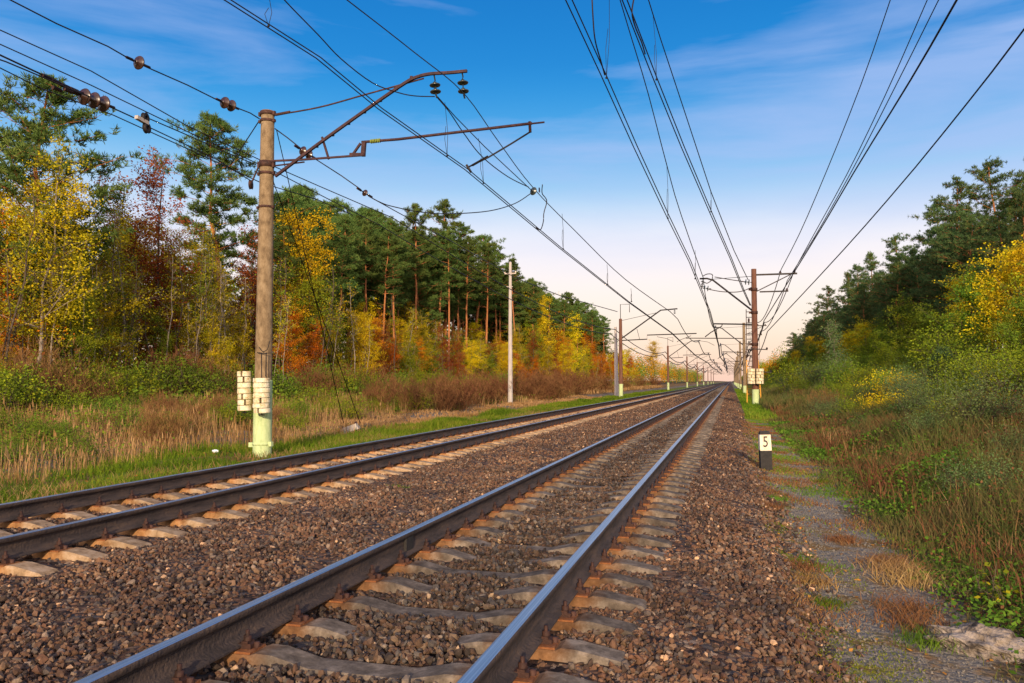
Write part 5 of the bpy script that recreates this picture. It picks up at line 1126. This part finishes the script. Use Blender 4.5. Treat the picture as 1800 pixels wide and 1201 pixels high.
for px_, ty, X, k, lab in ((190, 700, -21, 'bGreen', 'dark green shrub in the tall grass left of the near pole'), (245, 690, -22.5, 'bGreen', 'green shrub just right of another in front of the forest'), (60, 735, -17.5, 'bGreen', 'dark green shrub low at the left edge'), (20, 725, -19, 'bGreen', 'green shrub cut by the left edge'),
                           (515, 728, -15.2, 'bOlive', 'small yellow-green shrub right of the near left pole'), (330, 700, -22, 'bGreen', 'green shrub nearest the split pine'), (560, 680, -22, 'bOlive', 'olive shrub in the brush right of the near left pole'), (620, 665, -24, 'bGreen', 'green shrub at the forest foot by the guy wires'),
                           (690, 660, -24, 'bGreen', 'green shrub under the slim pine pair'), (750, 655, -25, 'bOlive', 'olive shrub at the foot of the slim pines'), (125, 690, -23, 'bOlive', 'olive shrub before the trunks at the left')):
    pxplant(k, px_, ty, X, lab)
n_ = 0
Yv = 15
for X0, st, ks, wts in ((8.3, 1.9, ['bGrey', 'bOlive', 'bGreen'], [.4, .4, .2]), (6.2, 2.3, ['bGrey', 'bOlive', 'bBrown2', 'bGreen'], [.42, .28, .06, .24]), (4.4, 3.0, ['bOlive', 'bBrown2', 'bGrey'], [.35, .15, .5])):
    Y = max(9, Yof(1840, X0))
    while Y < 190:
        k = str(rng.choice(ks, p=wts)); X = X0 + random.uniform(-1, 1); s = random.uniform(0.6, 1.1) * (0.50 if X0 < 5 else 0.72 if X0 < 7 else 0.82)
        plant(k, X, Y, s, {'bGrey': 'grey-green shrub', 'bOlive': 'olive-yellow shrub', 'bGreen': 'green shrub', 'bBrown2': 'brown twiggy shrub'}[k] + ' in the low thicket right of the path', group='low shrubs right of the path')
        Y += st * random.uniform(0.6, 1.4) * (1 + Y / 90)

for q_ in range(46):
    X = -random.uniform(24.5, 27.5); Y = Yof(random.uniform(-40, 900), X); k = random.choice(['bGreen', 'bOlive', 'bGreen', 'bBrown'])
    plant(k, X, Y, random.uniform(0.8, 1.35), {'bGreen': 'green shrub', 'bOlive': 'olive shrub', 'bBrown': 'brown twiggy shrub'}[k] + ' hiding the tree bases of the left forest', group='shrubs at the foot of the left forest')
for px_, ty, X, lab in ((1560, 655, 7.2, 'golden shrub left part of the golden clump on the right slope'), (1600, 690, 6.2, 'low golden shrub at the front of the golden clump on the right slope')):
    pxplant('bGold', px_, ty, X, lab)
for q_ in range(34):
    X = -random.uniform(13.4, 20); Y = random.uniform(Yof(-20, X), 46); k = random.choice(['bGreen', 'bOlive', 'bBrown2', 'bBrown', 'bGreen'])
    if X > -16.3 and Y > 25: X -= 4
    plant(k, X, Y, random.uniform(0.32, 0.62), {'bGreen': 'low green shrub', 'bOlive': 'low olive shrub', 'bBrown2': 'low brown twiggy shrub', 'bBrown': 'low red-brown twiggy shrub'}[k] + ' among the straw left of the near pole', group='low shrubs in the left meadow')
for px_, ty, X, k, lab in ((1400, 640, 6.0, 'bOlive', 'rounded olive bush close behind the tall red-brown pole'), (1440, 632, 7.0, 'bGrey', 'rounded grey-green bush right of the tall red-brown pole'), (1482, 640, 6.6, 'bGreen', 'green bush below the birch sapling'), (1530, 645, 7.4, 'bOlive', 'olive bush left of the orange-yellow shrub'),
                           (1555, 690, 5.6, 'bGold', 'golden bush below the middle of the right slope'), (1690, 668, 7.2, 'bOlive', 'broad olive bush on the right slope'), (1725, 650, 8.8, 'bGreen', 'green bush high on the right slope'), (1790, 650, 9.0, 'bGrey', 'grey-green bush at the top right of the verge'), (1500, 700, 4.6, 'bOlive', 'low olive bush near the path beyond the marker post'),
                           (1660, 730, 5.2, 'bGrey', 'wide grey-green bush halfway down the right bank'), (1780, 740, 5.6, 'bOlive', 'olive bush by the right edge above the leafy ground cover'), (1450, 690, 4.4, 'bBrown2', 'brown twiggy bush by the verge beyond the marker post'), (1620, 780, 4.2, 'bBrown2', 'brown twiggy bush in the middle of the right bank')):
    pxplant(k, px_, ty, X, lab)
# ------------------------------------------------------------------ grasses and ground cover
def rfield(n, x0, x1, y0, y1, yp=1.0):
    return rng.uniform(x0, x1, n), y0 + (y1 - y0) * rng.random(n) ** yp
def nz(x, y, f, ph=0.0):
    return 0.5 + 0.5 * np.sin(x * f + 1.7 * np.sin(y * f * 0.6 + ph) + ph) * np.sin(y * f * 0.8 + 1.3 * np.sin(x * f * 0.7) + ph * 2)
mb = MB()
x, y = rfield(110000, -14.6, -8.9, 6, 60, 1.5); k = (rng.random(len(x)) < (0.15 + 0.85 * nz(x, y, 1.1)) * np.clip((x + 13.6 + 0.5 * np.sin(y * 0.9)) / 0.8, 0.05, 1)) & ~((x < -13.6 + 0.3 * np.sin(y * .5)) & (y > 27)); x, y = x[k], y[k]
h = (0.07 + 0.13 * nz(x, y, 0.8, 2)) * rng.uniform(0.6, 1.5, len(x)) * (1 + 0.4 * (x < -11)); blades(mb, x, y, gz(x, y) - 0.01, h, 0.008 + 0.0006 * y, 0.4)
x, y = rfield(26000, -13.8, -8.9, 60, 160, 1.2); blades(mb, x, y, gz(x, y), rng.uniform(.1, .25, len(x)), 0.06, 0.4)
tag(mb.build('green_grass', M['grass']), 'bright green grass verge along the left rail', 'grass', kind='stuff')
mb = MB()
x, y = rfield(80000, -28, -12.4, 12, 70, 1.25); k = rng.random(len(x)) < np.clip((-x - 12.3) / 1.2, 0, 1) * (0.30 + 0.7 * nz(x, y, 0.55, 1) ** 2); k &= ~((y > 27) & (x > -16.2 + 0.4 * np.sin(y * .6))); k &= ~((y > 34) & (rng.random(len(x)) < 0.7)); x, y = x[k], y[k]
h = (0.40 + 0.45 * nz(x, y, 0.45, 0.5)) * rng.uniform(0.6, 1.35, len(x)); blades(mb, x, y, gz(x, y) - 0.02, h, 0.009 + 0.0004 * y, 0.16)
k = rng.random(len(x)) < 0.12; hx, hy, hh = x[k], y[k], h[k]; blades(mb, hx, hy, gz(hx, hy) + hh * 0.75, hh * 0.35, 0.035, 0.10)
x, y = rfield(14000, -30, -17.5, 70, 220, 1.2); blades(mb, x, y, gz(x, y), rng.uniform(.3, .7, len(x)), 0.09, 0.15)
x, y = rfield(26000, -13.8, -9, 8, 50, 1.3); k = nz(x, y, 1.3, 4) > 0.55; x, y = x[k], y[k]; blades(mb, x, y, gz(x, y), rng.uniform(.06, .26, len(x)), 0.010, 0.5)
x, y = rfield(30000, -17, -13.5, 24, 90, 1.4); k = rng.random(len(x)) < 0.25 + 0.75 * (nz(x, y, 1.1, 2) > 0.5); x, y = x[k], y[k]; blades(mb, x, y, gz(x, y) - 0.01, rng.uniform(.04, .2, len(x)), 0.006 + 0.0009 * y, 0.5)
tag(mb.build('dry_grass', M['drygrass']), 'tall tan and straw grass between the left verge and the forest', 'grass', kind='stuff')
mb = MB()
x, y = rfield(90000, -29, -14.5, 14, 90, 1.2); k = rng.random(len(x)) < nz(x, y, 0.35, 3) ** 1.5 * np.clip((-x - 15) / 4, 0.15, 1); x, y = x[k], y[k]; k2 = ~((x > -16.4) & (y > 27)); x, y = x[k2], y[k2]
z = gz(x, y) + rng.random(len(x)) * (0.35 + 0.6 * nz(x, y, 0.5, 3)); leafquads(mb, np.stack([x, y, z], -1), 0.09 * rng.uniform(.6, 1.4, len(x)))
x, y = rfield(22000, -33, -21, 25, 240, 1.2); z = gz(x, y) + rng.random(len(x)) * 1.1; leafquads(mb, np.stack([x, y, z], -1), 0.2 * rng.uniform(.6, 1.4, len(x)))
x, y = rfield(30000, -24, -13.2, 12, 50, 1.3); k = rng.random(len(x)) < nz(x, y, 0.8, 6) * np.clip((-x - 12.6) / 1.5, 0, 1); k &= ~((x > -16.3) & (y > 27)); x, y = x[k], y[k]; z = gz(x, y) + rng.random(len(x)) * 0.55 * nz(x, y, 0.8, 6); leafquads(mb, np.stack([x, y, z], -1), 0.06 * rng.uniform(.6, 1.4, len(x)))
tag(mb.build('green_weeds', M['green']), 'green weeds in front of the left forest', 'weeds', kind='stuff')
mb = MB()
x, y = rfield(40000, -52, -27, 24, 160, 1.3); z = gz(x, y) + rng.random(len(x)) ** 1.5 * 2.4; leafquads(mb, np.stack([x, y, z], -1), 0.17 * rng.uniform(.6, 1.4, len(x)))
tag(mb.build('forest_undergrowth', M['rust']), 'brown and rust undergrowth on the left forest floor', 'undergrowth', kind='stuff')
# right side
mb = MB()
x, y = rfield(170000, 1.2, 9.5, 3.4, 60, 1.7); k = rng.random(len(x)) < np.clip((x - 1.4 - 0.2 * np.sin(y * 1.1)) / 0.6, 0, 1) * (0.35 + 0.65 * nz(x, y, 0.9, 1)); x, y = x[k], y[k]
h = np.clip((x - 1.1) * 0.2, 0.06, 0.55) * (0.5 + 0.8 * nz(x, y, 1.1, 5)) * rng.uniform(0.5, 1.4, len(x)); blades(mb, x, y, gz(x, y) - 0.02, h, 0.0045 + 0.0007 * y, 0.35)
x, y = rfield(26000, 2, 14, 50, 200, 1.4); blades(mb, x, y, gz(x, y), rng.uniform(.3, .9, len(x)), 0.08, 0.25)
tag(mb.build('mixed_weeds', M['weeds']), 'dull olive and brown weeds right of the footpath', 'weeds', kind='stuff')
mb = MB()
x, y = rfield(26000, 2.6, 16, 8, 60, 1.2); k = rng.random(len(x)) < nz(x, y, 0.6, 7) ** 2.6; x, y = x[k], y[k]; h = rng.uniform(.2, .6, len(x)); blades(mb, x, y, gz(x, y), h, 0.006 + 0.0006 * y, 0.2)
tag(mb.build('dry_stalks', M['drygrass']), 'dry tan stalks among the weeds on the right slope', 'grass', kind='stuff')
mb = MB()
x, y = rfield(230000, 1.3, 8.5, 3.4, 38, 1.5); k = rng.random(len(x)) < np.clip((x - 1.5) / 0.7, 0, 1) * np.clip(nz(x, y, 1.0, 2.2) * 1.9 - 0.5, 0, 1); x, y = x[k], y[k]
z = gz(x, y) + 0.02 + rng.random(len(x)) * (0.05 + np.clip(x - 1.5, 0, 2.4) * 0.24 * nz(x, y, 1.3, 2.2)); leafquads(mb, np.stack([x, y, z], -1), (0.028 + 0.0016 * y) * rng.uniform(.6, 1.5, len(x)), up=1.0, asp=0.75)
tag(mb.build('ground_cover', M['cover']), 'bright green leafy ground cover right of the footpath', 'ground cover', kind='stuff')
mb = MB()
x, y = rfield(60000, 1.6, 8.5, 3.6, 34, 1.4); k = rng.random(len(x)) < nz(x, y, 0.8, 9); x, y = x[k], y[k]; z = gz(x, y) + rng.random(len(x)) * 0.5 * np.clip((x - 1.7) / 1.5, 0, 1); leafquads(mb, np.stack([x, y, z], -1), (0.022 + 0.0014 * y) * rng.uniform(.6, 1.5, len(x)))
x, y = rfield(60000, 2.2, 10, 5, 50, 1.3); k = rng.random(len(x)) < nz(x, y, 0.5, 5.5); x, y = x[k], y[k]; blades(mb, x, y, gz(x, y), rng.uniform(.15, .5, len(x)), 0.004 + 0.0006 * y, 0.4)
tag(mb.build('dead_undergrowth', M['twig']), 'brown dead undergrowth filling the ditch at the right', 'undergrowth', kind='stuff')
# dark stems with leaves at the right edge
def tuftplant(name, X, Y, H, n, label, mat, wd=0.006, lean=0.55, group=None, Rr=0.09):
    mb = MB(); a = np.clip(rng.normal(0, Rr, (n, 2)), -2 * Rr, 2 * Rr); blades(mb, a[:, 0], a[:, 1], np.zeros(n) - 0.01, H * rng.uniform(0.4, 1.1, n), wd, lean); o = mb.build(name, M[mat]); o.location = (X, Y, float(gz(X, Y))); tag(o, label, 'grass tuft', group); return o
TG = 'grass tufts along the footpath'
for px_, py, mat, H, lab in ((1405, 1010, 'amber', .10, 'green-orange tuft at the ballast edge in the foreground'), (1420, 1035, 'amber', .12, 'amber tuft at the ballast edge, lower one'), (1480, 950, 'amber', .10, 'flat orange tuft in the middle of the grey path'),
                             (1565, 1000, 'drygrass', .20, 'pale feathery dead tuft right of the path'), (1590, 1075, 'amber', .17, 'orange grass clump above the rock'), (1610, 1100, 'amber', .16, 'rusty orange clump nearest the rock'), (1450, 1070, 'grass', .07, 'tiny green tuft on the grey path'),
                             (1555, 985, 'amber', .12, 'reddish tuft behind the pale feathery one'), (1360, 885, 'cover', .08, 'small green tuft close to the ballast shoulder'), (1445, 845, 'grass', .08, 'bright green tuft on the path beyond the marker post'), (1350, 905, 'amber', .10, 'orange tuft on the ballast shoulder'),
                             (1600, 1020, 'drygrass', .18, 'straw-coloured tuft at the weed edge'), (1625, 1125, 'cover', .12, 'green clump left of the rock'), (710, 890, 'grass', .05, 'tiny green weed in the middle ballast'), (695, 888, 'grass', .05, 'second tiny green weed in the middle ballast'),
                             (1345, 820, 'amber', .08, 'dry tuft at the foot of the marker post'), (1370, 795, 'amber', .08, 'orange tuft right of the marker post')):
    zt = -0.5
    d = ray(px_, py); t = (zt - CAM_Z) / d.z; tuftplant('grass_tuft', d.x * t, d.y * t, H, 260 if H > .06 else 60, lab, mat, 0.004 + 0.0004 * d.y * t, 0.8, TG, 0.05 + H * 0.5)
mb = MB()   # moss cushions and thin verge grass between stones and path
x, y = rfield(60000, 0.35, 2.0, 2.8, 45, 1.6); k = rng.random(len(x)) < np.clip(nz(x, y, 2.2, 1.1) * 2.4 - 1.1, 0, 1); x, y = x[k], y[k]; blades(mb, x, y, gz(x, y) - 0.005, rng.uniform(.012, .06, len(x)), 0.004 + 0.0007 * y, 0.7)
tag(mb.build('sparse_path_grass', M['amber']), 'sparse amber grass spreading over the path', 'grass', kind='stuff')
mb = MB()
x, y = rfield(30000, 0.35, 1.15, 2.8, 30, 1.5); k = rng.random(len(x)) < np.clip(nz(x, y, 1.9, 4.1) * 2.6 - 1.1, 0, 1); x, y = x[k], y[k]; blades(mb, x, y, gz(x, y) - 0.003, rng.uniform(.008, .025, len(x)), 0.004 + 0.0005 * y, 0.9)
tag(mb.build('moss', leafy('moss_green', [(0.10, 0.13, 0.008), (0.24, 0.25, 0.012)], 0.2)), 'yellow-green moss between ballast and path', 'moss', kind='stuff')
mb = MB()
x, y = rfield(1600, 0.2, 5, 3, 30, 1.3); z = gz(x, y) + 0.01; leafquads(mb, np.stack([x, y, z], -1), 0.035 + 0.0015 * y, up=2.5)
x, y = rfield(500, -14, -9.2, 8, 40, 1.3); z = gz(x, y) + 0.08; leafquads(mb, np.stack([x, y, z], -1), 0.05 + 0.0015 * y, up=2.5)
tag(mb.build('fallen_leaves', M['litter']), 'fallen orange leaves strewn over path and verge', 'leaf litter', kind='stuff')
mb = MB()
x, y = rfield(50000, 0.6, 2.4, 8, 45, 1.4); k = rng.random(len(x)) < np.clip(nz(x, y, 1.6, 8.1) * 2.2 - 1.0, 0, 1); x, y = x[k], y[k]; blades(mb, x, y, gz(x, y) - 0.003, rng.uniform(.012, .06, len(x)), 0.004 + 0.0006 * y, 0.6)
x, y = rfield(16000, 0.7, 3.5, 40, 180, 1.3); blades(mb, x, y, gz(x, y), rng.uniform(.05, .3, len(x)), 0.05, 0.4)
tag(mb.build('low_green_grass', M['grass']), 'short green grass patches creeping onto the footpath', 'grass', kind='stuff')
# yellow-leaved seedling and green fern-like weeds
def seedling(X, Y, H, n, ls, mat, label, name='seedling'):
    r = empty(name, (X, Y, float(gz(X, Y)))); tag(r, label, 'plant'); st = MB(); C = []
    for q in range(5):
        e = np.array([rng.normal(0, H * .35), rng.normal(0, H * .3), H * rng.uniform(.6, 1.05)]); B = bend_line((0, 0, 0), e, 5, 0.02); st.tube(B, np.linspace(.005, .002, 5), 4, cap=False); C += list(B[1:])
    C = np.array(C); lf = MB(); leafquads(lf, C[rng.integers(0, len(C), n)] + rng.normal(0, .035, (n, 3)), ls * rng.uniform(.6, 1.2, n), up=1.2, asp=0.8); st.build('stems', M['bark'], r); lf.build('leaves', M[mat], r); return r
for px_, py, X, H, n, ls, mat, lab in ((1735, 1060, 2.0, .34, 34, .055, 'olive', 'yellow-leaved seedling near the right edge above the rock'), (1770, 1105, 2.1, .28, 26, .05, 'yellow', 'lower yellow-green seedling by the right edge'), (1670, 1065, 1.75, .16, 46, .035, 'cover', 'fern-like green weed above the rock'), (1640, 1120, 1.5, .09, 30, .03, 'bluegreen', 'small grey-green weed at the rock')):
    p = onX(px_, py, X); seedling(X, p.y, H, n, ls, mat, lab)
# rock
p = onX(1735, 1180, 1.66); mb = MB(); u = 26; V = []; F = []
for a in range(u + 1):
    for b_ in range(u * 2):
        th = math.pi * a / u; ph = math.pi * b_ / u; d = np.array([math.sin(th) * math.cos(ph), math.sin(th) * math.sin(ph), math.cos(th)])
        f_ = 1 + 0.16 * math.sin(d[0] * 4.1 + d[1] * 3) + 0.10 * math.sin(d[1] * 9 + d[2] * 6) + 0.08 * math.sin(d[0] * 13 - d[2] * 9) + 0.05 * math.sin(d[0] * 23 + d[1] * 19) + 0.02 * rng.normal()
        V.append(d * f_ * np.array([0.31, 0.20, 0.11]))
for a in range(u):
    for b_ in range(u * 2): F.append((a * 2 * u + b_, (a + 1) * 2 * u + b_, (a + 1) * 2 * u + (b_ + 1) % (2 * u), a * 2 * u + (b_ + 1) % (2 * u)))
mb.add(V, F, 0, False); rk = mb.build('rock', surf('stained_limestone', [(0.04, 0.03, 0.022), (0.17, 0.135, 0.105), (0.32, 0.26, 0.21), (0.22, 0.20, 0.18)], 9, 9, 0.9, bump=1.0, bump_scale=35, pos=[.36, .45, .58, .7])); rk.location = (p.x, p.y, float(gz(p.x, p.y)) + 0.03); rk.rotation_euler = (0, 0.1, -0.35)
tag(rk, 'pale stained rock at the lower right corner', 'rock')
# litter on the verge
p = onX(378, 806, -12.0); mb = MB(); a = IV * np.array([0.10, 0.06, 0.045]); mb.add(a, IF); o = mb.build('crumpled_plastic', surf('white_plastic', [(.5, .55, .6), (.8, .82, .85)], 20, 3, .4)); o.location = (p.x, p.y, float(gz(p.x, p.y)) + 0.13); tag(o, 'crumpled white plastic scrap in the grass left of the near pole', 'litter')
